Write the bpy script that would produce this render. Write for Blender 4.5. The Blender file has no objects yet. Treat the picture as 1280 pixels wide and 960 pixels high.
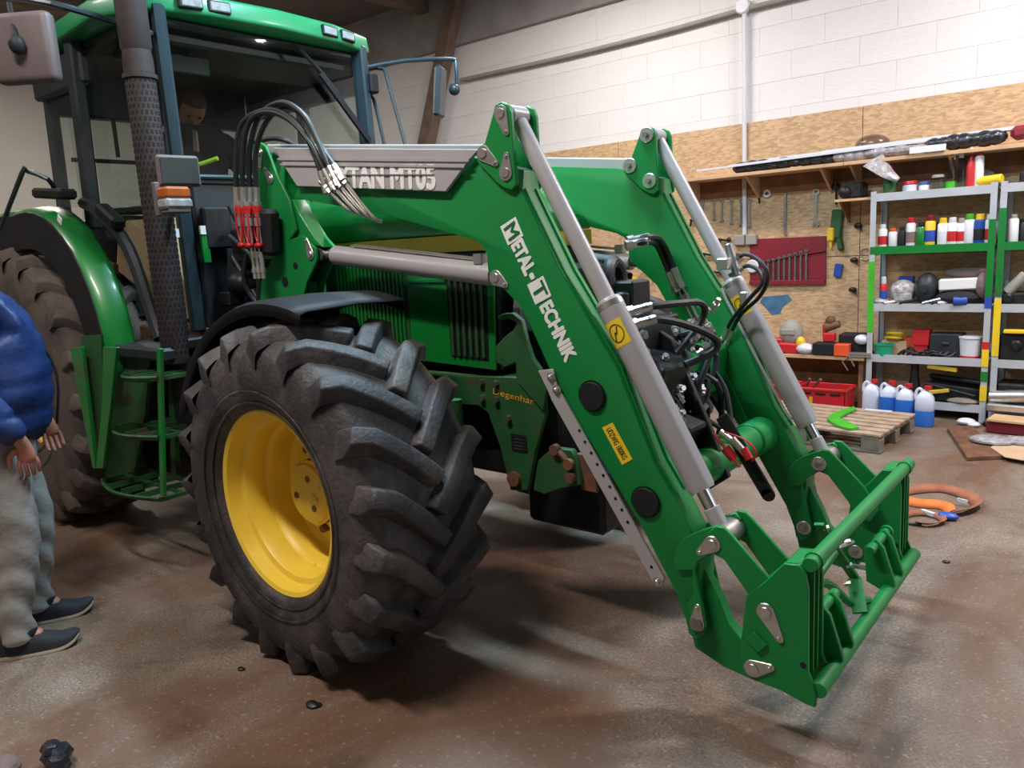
import bpy, bmesh, math, random
from mathutils import Vector, Matrix, Euler
sc = bpy.context.scene
COL = sc.collection
PI = math.pi
# ---------------------------------------------------------------- camera
cam = bpy.data.cameras.new('camera'); co = bpy.data.objects.new('camera', cam); COL.objects.link(co)
cam.sensor_width = 36; cam.lens = 27.14; cam.clip_start = .05
_R = Vector((0.77387841, 0.63101281, -0.05417597)); _U = Vector((-0.07019986, 0.17047741, 0.98285779)); _F = Vector((-0.62943163, 0.75680928, -0.1762258))
m = Matrix((( _R.x, _U.x, -_F.x, 0), (_R.y, _U.y, -_F.y, 0), (_R.z, _U.z, -_F.z, 1.62), (0, 0, 0, 1)))
co.matrix_world = m
sc.camera = co
# ---------------------------------------------------------------- world, lights, exposure
w = bpy.data.worlds.new('workshop_air'); sc.world = w; w.use_nodes = True
w.node_tree.nodes['Background'].inputs[0].default_value = (.55, .62, .75, 1)
w.node_tree.nodes['Background'].inputs[1].default_value = .25
def area(name, loc, target, sx, sy, power, col):
    l = bpy.data.lights.new(name, 'AREA'); l.shape = 'RECTANGLE'; l.size = sx; l.size_y = sy; l.energy = power; l.color = col
    o = bpy.data.objects.new(name, l); COL.objects.link(o); o.location = loc
    d = Vector(target) - Vector(loc); o.rotation_euler = d.to_track_quat('-Z', 'Y').to_euler()
    return o
WARM = (1, .93, .87); COOL = (.72, .86, 1.0)
area('tube_light_front', (-2.3, .3, 4.35), (-2.3, .5, 0), 1.5, .16, 105, WARM)
area('tube_light_rear', (-5.6, .3, 4.35), (-5.6, .6, 0), 1.5, .16, 32, WARM)
area('tube_light_wall', (.4, 5.6, 4.35), (.0, 5.9, 0), 1.5, .16, 165, (1, .91, .89))
area('tube_light_back', (-4.2, 5.6, 4.35), (-4.2, 5.9, 0), 1.5, .16, 85, (1, .92, .88))
area('tube_light_left', (-9.4, 3.2, 4.35), (-9.4, 3.4, 0), 1.5, .16, 85, (1, .93, .82))
area('added_cool_fill', (4.1, 3.8, 2.6), (-2.5, 2.6, .9), 3.4, 2.8, 45, COOL)  # added cool fill light from the unseen right side
area('tube_light_cool', (-2.5, 2.9, 4.35), (-2.5, 2.9, 0), 1.5, .16, 170, (.52, .80, 1.0))
sc.view_settings.view_transform = 'Standard'; sc.view_settings.look = 'None'; sc.view_settings.gamma = 1
sc.view_settings.exposure = 0.35
sc.view_settings.use_curve_mapping = False
# ---------------------------------------------------------------- materials
def srgb(r, g, b):
    f = lambda c: ((c / 255 + .055) / 1.055) ** 2.4 if c > 10 else c / 255 / 12.92
    return (f(r), f(g), f(b))
def mat(name, col, rough=.5, metal=0, var=.12, scale=6, bump=0, bscale=40, coat=0, dirt=None, dirt_amt=.5, dirt_scale=3, emit=0, spec=.5):
    m = bpy.data.materials.new(name); m.use_nodes = True; nt = m.node_tree; N = nt.nodes; L = nt.links
    b = N['Principled BSDF']; tc = N.new('ShaderNodeTexCoord')
    b.inputs['Roughness'].default_value = rough; b.inputs['Metallic'].default_value = metal
    b.inputs['Coat Weight'].default_value = coat; b.inputs['Coat Roughness'].default_value = .12
    b.inputs['Specular IOR Level'].default_value = spec
    nz = N.new('ShaderNodeTexNoise'); nz.inputs['Scale'].default_value = scale; nz.inputs['Detail'].default_value = 5
    L.new(tc.outputs['Object'], nz.inputs['Vector'])
    rp = N.new('ShaderNodeValToRGB'); L.new(nz.outputs['Fac'], rp.inputs['Fac'])
    c = Vector(col)
    rp.color_ramp.elements[0].position = .3; rp.color_ramp.elements[1].position = .7
    rp.color_ramp.elements[0].color = (*(c * (1 - var)), 1); rp.color_ramp.elements[1].color = (*[min(1, v * (1 + var)) for v in c], 1)
    out = rp.outputs['Color']
    if dirt:
        n2 = N.new('ShaderNodeTexNoise'); n2.inputs['Scale'].default_value = dirt_scale; n2.inputs['Detail'].default_value = 8; n2.inputs['Roughness'].default_value = .65
        L.new(tc.outputs['Object'], n2.inputs['Vector'])
        r2 = N.new('ShaderNodeValToRGB'); r2.color_ramp.elements[0].position = .62 - dirt_amt * .35; r2.color_ramp.elements[1].position = .72 - dirt_amt * .25
        L.new(n2.outputs['Fac'], r2.inputs['Fac'])
        mx = N.new('ShaderNodeMix'); mx.data_type = 'RGBA'; L.new(r2.outputs['Color'], mx.inputs[0]); L.new(out, mx.inputs[6]); mx.inputs[7].default_value = (*dirt, 1)
        out = mx.outputs[2]
    L.new(out, b.inputs['Base Color'])
    if bump:
        n3 = N.new('ShaderNodeTexNoise'); n3.inputs['Scale'].default_value = bscale; n3.inputs['Detail'].default_value = 6
        L.new(tc.outputs['Object'], n3.inputs['Vector'])
        bp = N.new('ShaderNodeBump'); bp.inputs['Strength'].default_value = bump; bp.inputs['Distance'].default_value = .02
        L.new(n3.outputs['Fac'], bp.inputs['Height']); L.new(bp.outputs['Normal'], b.inputs['Normal'])
    if emit:
        b.inputs['Emission Color'].default_value = (*col, 1); b.inputs['Emission Strength'].default_value = emit
    return m
def glass_mat(name, tint, refl=.12, rough=.02):
    m = bpy.data.materials.new(name); m.use_nodes = True; nt = m.node_tree; N = nt.nodes; L = nt.links
    N.remove(N['Principled BSDF']); o = N['Material Output']
    t = N.new('ShaderNodeBsdfTransparent'); t.inputs[0].default_value = (*tint, 1)
    g = N.new('ShaderNodeBsdfGlossy'); g.inputs['Roughness'].default_value = rough; g.inputs[0].default_value = (.9, .95, 1, 1)
    lw = N.new('ShaderNodeLayerWeight'); lw.inputs[0].default_value = .5; pw = N.new('ShaderNodeMath'); pw.operation = 'POWER'; pw.inputs[1].default_value = 4; L.new(lw.outputs['Facing'], pw.inputs[0]); ml = N.new('ShaderNodeMath'); ml.operation = 'MULTIPLY_ADD'; ml.inputs[1].default_value = refl * 2.5; ml.inputs[2].default_value = .03; L.new(pw.outputs[0], ml.inputs[0])
    mx = N.new('ShaderNodeMixShader'); L.new(ml.outputs[0], mx.inputs[0]); L.new(t.outputs[0], mx.inputs[1]); L.new(g.outputs[0], mx.inputs[2])
    L.new(mx.outputs[0], o.inputs[0]); return m
M = dict(
 green=mat('green_loader_paint', (.006, .20, .042), .45, var=.05, coat=.05, spec=.3),
 tgreen=mat('green_tractor_paint', (.004, .17, .025), .35, var=.08, coat=.3, dirt=(.05, .07, .03), dirt_amt=.1),
 dgreen=mat('dusty_dark_green_paint', (.014, .085, .022), .6, var=.25, dirt=(.06, .04, .02), dirt_amt=.25, dirt_scale=6, bump=.1),
 roofgreen=mat('faded_roof_green', (.008, .20, .07), .4, var=.06, coat=.2),
 yellow=mat('yellow_rim_paint', (.82, .56, .05), .42, var=.06, dirt=(.30, .13, .02), dirt_amt=.0, dirt_scale=9),
 ystripe=mat('yellow_stripe', (.55, .36, .02), .5),
 silver=mat('grey_silver_paint', (.38, .36, .37), .38, metal=.05, var=.04, coat=.15),
 zinc=mat('galvanized_steel', (.55, .53, .50), .32, metal=.85, var=.12, scale=20),
 chrome=mat('chrome_rod', (.55, .54, .55), .12, metal=1, var=.03),
 steel=mat('bare_steel', (.35, .34, .33), .38, metal=.9, var=.2, scale=15),
 black=mat('black_plastic', (.011, .011, .013), .6, var=.1, spec=.3),
 rubber=mat('tyre_rubber', (.027, .024, .025), .62, var=.3, scale=9, bump=.25, bscale=60, dirt=(.080, .066, .060), dirt_amt=.42, dirt_scale=4),
 dustrubber=mat('dusty_tyre_rubber', (.07, .055, .05), .85, var=.35, scale=7, bump=.25, bscale=50, dirt=(.11, .085, .07), dirt_amt=.6, dirt_scale=5),
 hose=mat('hydraulic_hose', (.010, .010, .012), .5, var=.1),
 cabblack=mat('cab_trim_dark', (.014, .018, .022), .5, var=.15),
 cabblue=mat('cab_pillar_blue_black', (.018, .035, .045), .4, var=.1),
 greyplastic=mat('grey_brown_plastic', (.11, .085, .085), .55, var=.1),
 exhaust=mat('sooty_exhaust_metal', (.030, .021, .020), .7, metal=.2, var=.3, scale=14),
 red=mat('red_plastic', (.50, .015, .02), .4), darkred=mat('dark_red_sheet', (.20, .010, .022), .5, var=.15),
 orange=mat('amber_lens', (.36, .075, .01), .3), lens=mat('clear_lamp_lens', (.45, .47, .47), .12, metal=.4, var=.3, scale=30),
 white=mat('white_paint', (.72, .70, .69), .5, var=.03), offwhite=mat('white_plastic', (.62, .62, .66), .4, var=.03),
 blueliq=mat('blue_washer_fluid_in_plastic', (.03, .16, .60), .3, var=.05), whiteliq=mat('translucent_white_plastic', (.60, .62, .74), .35, var=.04),
 wood=mat('pale_pallet_wood', (.36, .25, .17), .8, var=.25, scale=12, bump=.2), darkwood=mat('brown_shelf_board', (.22, .10, .045), .7, var=.3, scale=8),
 greywood=mat('weathered_wood', (.20, .17, .13), .85, var=.25, scale=12, bump=.2),
 board=mat('tan_board', (.55, .34, .19), .75, var=.12), card=mat('cardboard', (.52, .34, .21), .85, var=.08),
 tan=mat('tan_cab_lining', (.46, .30, .18), .8, var=.1), grey=mat('grey_paint', (.30, .28, .25), .6), shelfgrey=mat('light_grey_shelf_enamel', (.46, .47, .50), .4, metal=.2, var=.08),
 dark=mat('dark_greasy_metal', (.022, .022, .024), .45, metal=.5, var=.4, scale=18), skin=mat('skin', (.42, .17, .11), .5, var=.1),
 hair=mat('brown_hair', (.085, .040, .026), .7, var=.3, scale=40, bump=.5, bscale=90), cloth=mat('dark_work_clothes', (.014, .013, .018), .9, var=.3, bump=.3, bscale=30),
 jacket=mat('blue_quilted_nylon', (.007, .028, .125), .5, var=.25, scale=9, bump=.35, bscale=14), jeans=mat('faded_grey_trousers', (.26, .24, .22), .9, var=.18, scale=7, bump=.35, bscale=18),
 shoe=mat('black_canvas_shoe', (.012, .013, .018), .8, var=.3), sole=mat('tan_rubber_sole', (.28, .22, .15), .8), hiviz=mat('yellow_green_trim', (.35, .55, .02), .6),
 lime=mat('bright_green_plastic', (.05, .40, .02), .4), blue=mat('blue_plastic', (.02, .07, .35), .4), teal=mat('green_plastic_tub', (.01, .30, .16), .4),
 plastic_y=mat('yellow_plastic', (.75, .50, .02), .4), strap=mat('orange_webbing', (.75, .16, .03), .8, var=.2, scale=20), strapdull=mat('brown_webbing', (.30, .10, .05), .85, var=.2, scale=20),
 sticker=mat('yellow_sticker', (.80, .55, .02), .4, var=.02), ink=mat('black_ink', (.02, .015, .01), .5), decal=mat('white_decal', (.80, .80, .78), .4, var=.02), gold=mat('orange_gold_decal', (.65, .30, .03), .5),
 decalgreen=mat('green_decal_letter', (.006, .14, .03), .4), film=mat('clear_wrapping_film', (.32, .30, .31), .2, var=.4, scale=25, bump=.5, bscale=25), blackfilm=mat('black_wrapping_film', (.02, .02, .026), .25, var=.4, scale=25, bump=.6, bscale=25),
 rag=mat('crumpled_rag', (.20, .13, .12), .9, var=.3, bump=.5, bscale=20), rusty=mat('rusty_steel', (.14, .06, .03), .75, var=.4, scale=15), orangebox=mat('orange_red_plastic', (.70, .08, .02), .45),
 screen=mat('mirror_glass', (.03, .036, .033), .55, spec=.25, metal=.0, var=.2, scale=3),
)
M['glass'] = glass_mat('tinted_cab_glass', (.90, .94, .92), .16)
M['bottleglass'] = glass_mat('clear_bottle_plastic', (.75, .80, .80), .25)
M['film_clear'] = glass_mat('thin_clear_film', (.62, .58, .58), .4, .2)
# ---------------------------------------------------------------- building helpers
BASE = {}
class MB:
    def __init__(s): s.v = []; s.f = []; s.mi = []; s.cur = 0
    def add(s, vs, fs):
        n = len(s.v); s.v += [Vector(p) for p in vs]; s.f += [tuple(i + n for i in f) for f in fs]; s.mi += [s.cur] * len(fs); return s
    def box(s, c, d, rot=None):
        R = rot.to_matrix() if isinstance(rot, Euler) else (rot or Matrix.Identity(3)); c = Vector(c)
        vs = [c + R @ Vector((sx * d[0] / 2, sy * d[1] / 2, sz * d[2] / 2)) for sx in (-1, 1) for sy in (-1, 1) for sz in (-1, 1)]
        return s.add(vs, [(0, 1, 3, 2), (4, 6, 7, 5), (0, 4, 5, 1), (2, 3, 7, 6), (0, 2, 6, 4), (1, 5, 7, 3)])
    def bar(s, a, b, w, h, up=(0, 0, 1)):
        a = Vector(a); b = Vector(b); z = (b - a); L = z.length; z.normalize(); x = Vector(up).cross(z)
        if x.length < 1e-4: x = Vector((1, 0, 0)).cross(z)
        x.normalize(); y = z.cross(x); R = Matrix((x, y, z)).transposed()
        return s.box((a + b) / 2, (w, h, L), R)
    def cyl(s, a, b, r0, r1=None, seg=20, caps=True):
        if r1 is None: r1 = r0
        return s.loft([(a, r0), (b, r1)], seg, caps)
    def loft(s, pr, seg=16, caps=True, axis=None):
        pts = [Vector(p) for p, r in pr]; z = Vector(axis) if axis else (pts[-1] - pts[0]); z.normalize()
        x = z.orthogonal().normalized(); y = z.cross(x); vs = []; fs = []
        for (p, r) in pr:
            p = Vector(p)
            for k in range(seg):
                a = 2 * PI * k / seg; vs.append(p + (x * math.cos(a) + y * math.sin(a)) * r)
        for i in range(len(pr) - 1):
            for k in range(seg):
                k2 = (k + 1) % seg; fs.append((i * seg + k, i * seg + k2, (i + 1) * seg + k2, (i + 1) * seg + k))
        if caps: fs.append(tuple(reversed(range(seg)))); fs.append(tuple((len(pr) - 1) * seg + k for k in range(seg)))
        return s.add(vs, fs)
    def tube(s, pts, r, seg=8, smooth=4, caps=True, ry=None):
        P = [Vector(p) for p in pts]
        if smooth and len(P) > 2:
            Q = []
            for i in range(len(P) - 1):
                p0 = P[max(i - 1, 0)]; p1 = P[i]; p2 = P[i + 1]; p3 = P[min(i + 2, len(P) - 1)]
                for k in range(smooth):
                    t = k / smooth
                    Q.append(.5 * ((2 * p1) + (p2 - p0) * t + (2 * p0 - 5 * p1 + 4 * p2 - p3) * t * t + (3 * p1 - p0 - 3 * p2 + p3) * t ** 3))
            Q.append(P[-1]); P = Q
        rr = r if isinstance(r, (list, tuple)) else None
        vs = []; fs = []; t0 = (P[1] - P[0]).normalized(); x = t0.orthogonal().normalized()
        for i, p in enumerate(P):
            t = (P[min(i + 1, len(P) - 1)] - P[max(i - 1, 0)]).normalized()
            x = (x - t * x.dot(t)).normalized(); y = t.cross(x)
            R = (rr[0] + (rr[-1] - rr[0]) * i / (len(P) - 1)) if rr and len(rr) == 2 else (rr[int(round(i * (len(rr) - 1) / (len(P) - 1)))] if rr else r)
            for k in range(seg):
                a = 2 * PI * k / seg; vs.append(p + x * math.cos(a) * R + y * math.sin(a) * (R if ry is None else ry))
        for i in range(len(P) - 1):
            for k in range(seg):
                k2 = (k + 1) % seg; fs.append((i * seg + k, i * seg + k2, (i + 1) * seg + k2, (i + 1) * seg + k))
        if caps: fs.append(tuple(reversed(range(seg)))); fs.append(tuple((len(P) - 1) * seg + k for k in range(seg)))
        return s.add(vs, fs)
    def plate(s, xz, y0, y1):                      # outline in X,Z extruded along Y
        n = len(xz); vs = [(p[0], y0, p[1]) for p in xz] + [(p[0], y1, p[1]) for p in xz]
        return s.add(vs, [tuple(range(n)), tuple(reversed(range(n, 2 * n)))] + [(i, i + n, (i + 1) % n + n, (i + 1) % n) for i in range(n)])
    def slab(s, xy, z0, z1):                       # outline in X,Y extruded along Z
        n = len(xy); vs = [(p[0], p[1], z0) for p in xy] + [(p[0], p[1], z1) for p in xy]
        return s.add(vs, [tuple(reversed(range(n))), tuple(range(n, 2 * n))] + [(i, (i + 1) % n, (i + 1) % n + n, i + n) for i in range(n)])
    def yz(s, yz, x0, x1):
        n = len(yz); vs = [(x0, p[0], p[1]) for p in yz] + [(x1, p[0], p[1]) for p in yz]
        return s.add(vs, [tuple(reversed(range(n))), tuple(range(n, 2 * n))] + [(i, (i + 1) % n, (i + 1) % n + n, i + n) for i in range(n)])
    def ball(s, c, r, sc=(1, 1, 1), seg=12, rings=8, rot=None):
        vs = []; fs = []; c = Vector(c); R = rot.to_matrix() if rot else Matrix.Identity(3)
        vs.append(c + R @ Vector((0, 0, r * sc[2])))
        for i in range(1, rings):
            a = PI * i / rings
            for k in range(seg):
                b = 2 * PI * k / seg; vs.append(c + R @ Vector((r * sc[0] * math.sin(a) * math.cos(b), r * sc[1] * math.sin(a) * math.sin(b), r * sc[2] * math.cos(a))))
        vs.append(c + R @ Vector((0, 0, -r * sc[2])))
        for k in range(seg): fs.append((0, 1 + k, 1 + (k + 1) % seg))
        for i in range(rings - 2):
            for k in range(seg):
                a = 1 + i * seg; fs.append((a + k, a + seg + k, a + seg + (k + 1) % seg, a + (k + 1) % seg))
        e = len(vs) - 1; a = 1 + (rings - 2) * seg
        for k in range(seg): fs.append((e, a + (k + 1) % seg, a + k))
        return s.add(vs, fs)
    def lathe(s, prof, c, axis=(0, 0, 1), seg=32, close=False):   # prof: (r, h) along axis
        z = Vector(axis).normalized(); x = z.orthogonal().normalized(); y = z.cross(x); c = Vector(c); vs = []; fs = []
        for r, h in prof:
            for k in range(seg):
                a = 2 * PI * k / seg; vs.append(c + z * h + (x * math.cos(a) + y * math.sin(a)) * r)
        n = len(prof)
        for i in range(n if close else n - 1):
            for k in range(seg):
                k2 = (k + 1) % seg; j = (i + 1) % n; fs.append((i * seg + k, i * seg + k2, j * seg + k2, j * seg + k))
        return s.add(vs, fs)
    def xf(s, Mx): s.v = [Mx @ v for v in s.v]; return s
    def clusters(s):
        n = len(s.v); par = list(range(n))
        def fd(a):
            while par[a] != a: par[a] = par[par[a]]; a = par[a]
            return a
        for f in s.f:
            r = fd(f[0])
            for i in f[1:]: par[fd(i)] = r
        isl = {}
        for f, i_ in zip(s.f, s.mi): isl.setdefault(fd(f[0]), []).append((f, i_))
        if len(isl) < 2 or len(isl) > 60: return None
        bb = []
        for k, fl in isl.items():
            P = [s.v[i] for f, _ in fl for i in f]; lo = Vector([min(p[j] for p in P) for j in range(3)]); hi = Vector([max(p[j] for p in P) for j in range(3)]); bb.append((lo, hi, max(hi - lo), fl))
        g = list(range(len(bb)))
        def fg(a):
            while g[a] != a: a = g[a]
            return a
        for a in range(len(bb)):
            for b in range(a + 1, len(bb)):
                gap = Vector([max(0, bb[b][0][j] - bb[a][1][j], bb[a][0][j] - bb[b][1][j]) for j in range(3)]).length
                if gap <= max(.019, .48 * max(bb[a][2], bb[b][2])): g[fg(a)] = fg(b)
        out = {}
        for k in range(len(bb)): out.setdefault(fg(k), []).extend(bb[k][3])
        return list(out.values()) if len(out) > 1 else None
    def build(s, name, mt, parent=None, bevel=0, seg=1, ang=35, label=None, sub=0, whole=False):
        if parent and not whole:
            cl = s.clusters()
            if cl:
                res = None
                for fl in cl:
                    q = MB(); mp = {}
                    for f, i_ in fl:
                        for i in f:
                            if i not in mp: mp[i] = len(q.v); q.v.append(s.v[i])
                        q.f.append(tuple(mp[i] for i in f)); q.mi.append(i_)
                    o = q.build(name, mt, parent, bevel, seg, ang, label, sub, True); res = res or o
                return res
        me = bpy.data.meshes.new(name); off = BASE.get(parent.name, Vector()) if parent else s.org if hasattr(s, 'org') else Vector()
        me.from_pydata([v - off for v in s.v], [], s.f)
        mts = mt if isinstance(mt, (list, tuple)) else [mt]
        for q in mts: me.materials.append(M[q] if isinstance(q, str) else q)
        if len(mts) > 1:
            for p, i in zip(me.polygons, s.mi): p.material_index = i
        bm = bmesh.new(); bm.from_mesh(me); bmesh.ops.recalc_face_normals(bm, faces=bm.faces)
        if bevel:
            ed = [e for e in bm.edges if len(e.link_faces) == 2 and e.calc_face_angle(0) > math.radians(30)]
            bmesh.ops.bevel(bm, geom=ed, offset=bevel, segments=seg, profile=.5, affect='EDGES', clamp_overlap=True)
        for f in bm.faces: f.smooth = True
        bm.to_mesh(me); bm.free(); me.set_sharp_from_angle(angle=math.radians(ang))
        o = bpy.data.objects.new(name, me); COL.objects.link(o)
        if parent: o.parent = parent; BASE[o.name] = off
        else: o.location = off; BASE[o.name] = off
        if label: o['label'] = label
        return o
def thing(name, loc, label, cat, group=None):
    o = bpy.data.objects.new(name, None); COL.objects.link(o); o.location = loc; o.empty_display_size = .1
    BASE[o.name] = Vector(loc); o['label'] = label; o['category'] = cat
    if group: o['group'] = group
    return o
def one(mb, name, mt, loc, label, cat, group=None, **k):
    mb.org = Vector(loc); o = mb.build(name, mt, None, **k); o['label'] = label; o['category'] = cat
    if group: o['group'] = group
    return o
def struct(mb, name, mt, parent=None, **k):
    o = mb.build(name, mt, parent, **k)
    if not parent: o['kind'] = 'structure'
    return o
def kids(o): return [c for c in bpy.data.objects if c.parent == o]
CH = {}
def dup(root, loc, rot=None, label=None, group=None, tree=None):
    r = root.copy(); COL.objects.link(r); r.location = loc
    if rot is not None: r.rotation_euler = rot
    if label: r['label'] = label
    if group: r['group'] = group
    for ch in (tree or CH.setdefault(root.name, [(c, kids(c)) for c in kids(root)])):
        c = ch[0].copy(); COL.objects.link(c); c.parent = r
        for g in ch[1]:
            d = g.copy(); COL.objects.link(d); d.parent = c
    return r
def rounded(c, r, a0, a1, n=8): return [(c[0] + r * math.cos(math.radians(a0 + (a1 - a0) * i / n)), c[1] + r * math.sin(math.radians(a0 + (a1 - a0) * i / n))) for i in range(n + 1)]
def text(s, org, xd, yd, height, width, mt, name, parent, depth=.0015, bold=.0, fat=0):
    cu = bpy.data.curves.new('lettering', 'FONT'); cu.body = s; cu.size = 1; cu.extrude = 0; cu.offset = bold
    to = bpy.data.objects.new('lettering_tmp', cu); COL.objects.link(to)
    dg = bpy.context.evaluated_depsgraph_get(); me = bpy.data.meshes.new_from_object(to.evaluated_get(dg))
    bpy.data.objects.remove(to)
    xs = [v.co.x for v in me.vertices]; ys = [v.co.y for v in me.vertices]; x0, x1, y0, y1 = min(xs), max(xs), min(ys), max(ys)
    X = Vector(xd).normalized(); Y = Vector(yd).normalized(); Nn = X.cross(Y).normalized(); O = Vector(org)
    off = BASE.get(parent.name, Vector())
    for p_ in me.polygons: p_.use_smooth = False
    bm = bmesh.new(); bm.from_mesh(me)
    for v in bm.verts:
        v.co = O + X * ((v.co.x - x0) / (x1 - x0) * width) + Y * ((v.co.y - y0) / (y1 - y0) * height) + Nn * depth - off
    r = bmesh.ops.extrude_face_region(bm, geom=bm.faces[:])
    for g in r['geom']:
        if isinstance(g, bmesh.types.BMVert): g.co -= Nn * depth * .95
    bmesh.ops.recalc_face_normals(bm, faces=bm.faces)
    if fat:
        for k, (a_, b_) in enumerate(((-1, 0), (1, 0), (0, 1), (0, -1), (.7, .7), (-.7, .7), (.7, -.7), (-.7, -.7))):
            if k == 0: src = bm.verts[:] + bm.edges[:] + bm.faces[:]
            g_ = bmesh.ops.duplicate(bm, geom=src)['geom']
            for v in g_:
                if isinstance(v, bmesh.types.BMVert): v.co += X * (a_ * fat) + Y * (b_ * fat) - Nn * (.00006 * (k + 1))
    bm.to_mesh(me); bm.free(); me.name = name; me.materials.clear(); me.materials.append(M[mt])
    o = bpy.data.objects.new(name, me); COL.objects.link(o); o.parent = parent; BASE[o.name] = off
    return o

# ================================================================ the room
def floor_mat():
    m = bpy.data.materials.new('stained_concrete_floor'); m.use_nodes = True; nt = m.node_tree; N = nt.nodes; L = nt.links; b = N['Principled BSDF']
    tc = N.new('ShaderNodeTexCoord')
    def noise(sc_, det=8, ro=.6, dist=0, st=None):
        n = N.new('ShaderNodeTexNoise'); n.inputs['Scale'].default_value = sc_; n.inputs['Detail'].default_value = det; n.inputs['Roughness'].default_value = ro; n.inputs['Distortion'].default_value = dist
        if st:
            mp = N.new('ShaderNodeMapping'); mp.inputs['Scale'].default_value = st; L.new(tc.outputs['Object'], mp.inputs[0]); L.new(mp.outputs[0], n.inputs['Vector'])
        else: L.new(tc.outputs['Object'], n.inputs['Vector'])
        return n.outputs['Fac']
    def ramp(x, p0, c0, p1, c1):
        r = N.new('ShaderNodeValToRGB'); r.color_ramp.elements[0].position = p0; r.color_ramp.elements[1].position = p1
        r.color_ramp.elements[0].color = (*c0, 1); r.color_ramp.elements[1].color = (*c1, 1); L.new(x, r.inputs[0]); return r.outputs[0]
    def mix(f, a, c, mode='MIX'):
        x = N.new('ShaderNodeMix'); x.data_type = 'RGBA'; x.blend_type = mode
        if hasattr(f, 'default_value') or hasattr(f, 'is_linked'): L.new(f, x.inputs[0])
        else: x.inputs[0].default_value = f
        for s_, v in ((6, a), (7, c)):
            if isinstance(v, tuple): x.inputs[s_].default_value = (*v, 1)
            else: L.new(v, x.inputs[s_])
        return x.outputs[2]
    base = ramp(noise(3, 9, .7), .3, (.20, .152, .118), .7, (.33, .268, .218))
    grit = ramp(noise(90, 3, .8), .35, (.35, .35, .35), .75, (1.5, 1.42, 1.35))
    rust = ramp(noise(.9, 6, .6, .6, (1, .6, 1)), .44, (0, 0, 0), .60, (1, 1, 1))
    dk = ramp(noise(1.3, 7, .65, 1.0), .55, (0, 0, 0), .72, (1, 1, 1))
    c = mix(.9, base, grit, 'MULTIPLY')
    c2 = mix(rust, c, (.15, .080, .048)); 
    h = N.new('ShaderNodeMath'); h.operation = 'MULTIPLY'; h.inputs[1].default_value = .7; L.new(dk, h.inputs[0])
    c3 = mix(h.outputs[0], c2, (.035, .026, .02))
    speck = ramp(noise(45, 2, .5), .62, (0, 0, 0), .70, (1, 1, 1))
    sp = N.new('ShaderNodeMath'); sp.operation = 'MULTIPLY'; sp.inputs[1].default_value = .35; L.new(speck, sp.inputs[0])
    c4 = mix(sp.outputs[0], c3, (.42, .34, .27))
    L.new(c4, b.inputs['Base Color'])
    L.new(ramp(noise(1.7, 5, .6), .35, (.38,) * 3, .65, (.62,) * 3), b.inputs['Roughness'])
    bp = N.new('ShaderNodeBump'); bp.inputs['Strength'].default_value = .35; bp.inputs['Distance'].default_value = .01
    L.new(noise(55, 6, .75), bp.inputs['Height']); L.new(bp.outputs[0], b.inputs['Normal'])
    return m
def osb_mat():
    m = bpy.data.materials.new('strand_board'); m.use_nodes = True; nt = m.node_tree; N = nt.nodes; L = nt.links; b = N['Principled BSDF']
    tc = N.new('ShaderNodeTexCoord'); mp = N.new('ShaderNodeMapping'); mp.inputs['Rotation'].default_value = (0, .6, 0); mp.inputs['Scale'].default_value = (22, 22, 75); L.new(tc.outputs['Object'], mp.inputs[0])
    v = N.new('ShaderNodeTexVoronoi'); v.inputs['Scale'].default_value = 1; v.inputs['Randomness'].default_value = 1; L.new(mp.outputs[0], v.inputs['Vector'])
    r = N.new('ShaderNodeValToRGB'); r.color_ramp.elements[0].color = (.42, .25, .13, 1); r.color_ramp.elements[1].color = (.62, .41, .23, 1)
    e = r.color_ramp.elements.new(.5); e.color = (.53, .34, .185, 1)
    sp = N.new('ShaderNodeSeparateColor'); L.new(v.outputs['Color'], sp.inputs[0]); L.new(sp.outputs[0], r.inputs[0]); L.new(r.outputs[0], b.inputs['Base Color']); b.inputs['Roughness'].default_value = .7
    return m
M['floor'] = floor_mat(); M['osb'] = osb_mat()
M['block'] = mat('painted_block_white', (.74, .70, .69), .7, var=.035, scale=2, bump=.25, bscale=60)
M['joint'] = mat('painted_mortar', (.70, .66, .65), .9, var=.05)
M['concrete'] = mat('grey_upper_wall_band', (.30, .275, .27), .9, var=.15, scale=3, bump=.4, bscale=25)  # plain grey for the band along the wall top
M['plaster'] = mat('off_white_plaster', (.50, .47, .43), .8, var=.06, scale=1.5, bump=.1)
M['ceil'] = mat('dark_ceiling_sheet', (.12, .095, .09), .85, var=.2, scale=1)
struct(MB().box((-4, 2, -.05), (17, 12, .1)), 'floor', 'floor')
struct(MB().box((-4, 2, 4.78), (17, 12, .1)), 'ceiling', 'ceil')
wb = struct(MB().box((-4, 7.63, 2.37), (17, .2, 4.74)), 'wall_back', 'joint')
struct(MB().box((-12.4, 2, 2.37), (.2, 12, 4.74)), 'wall_left', 'plaster')
struct(MB().box((-4, -3.9, 2.37), (17, .2, 4.74)), 'wall_front', 'plaster')
wr = MB(); wr.box((4.4, -1, 2.37), (.2, 5.8, 4.74)); wr.box((4.4, 6.6, 2.37), (.2, 1.9, 4.74)); wr.box((4.4, 3.8, 4.4), (.2, 3.9, .68)); struct(wr, 'wall_right', 'plaster')
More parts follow.
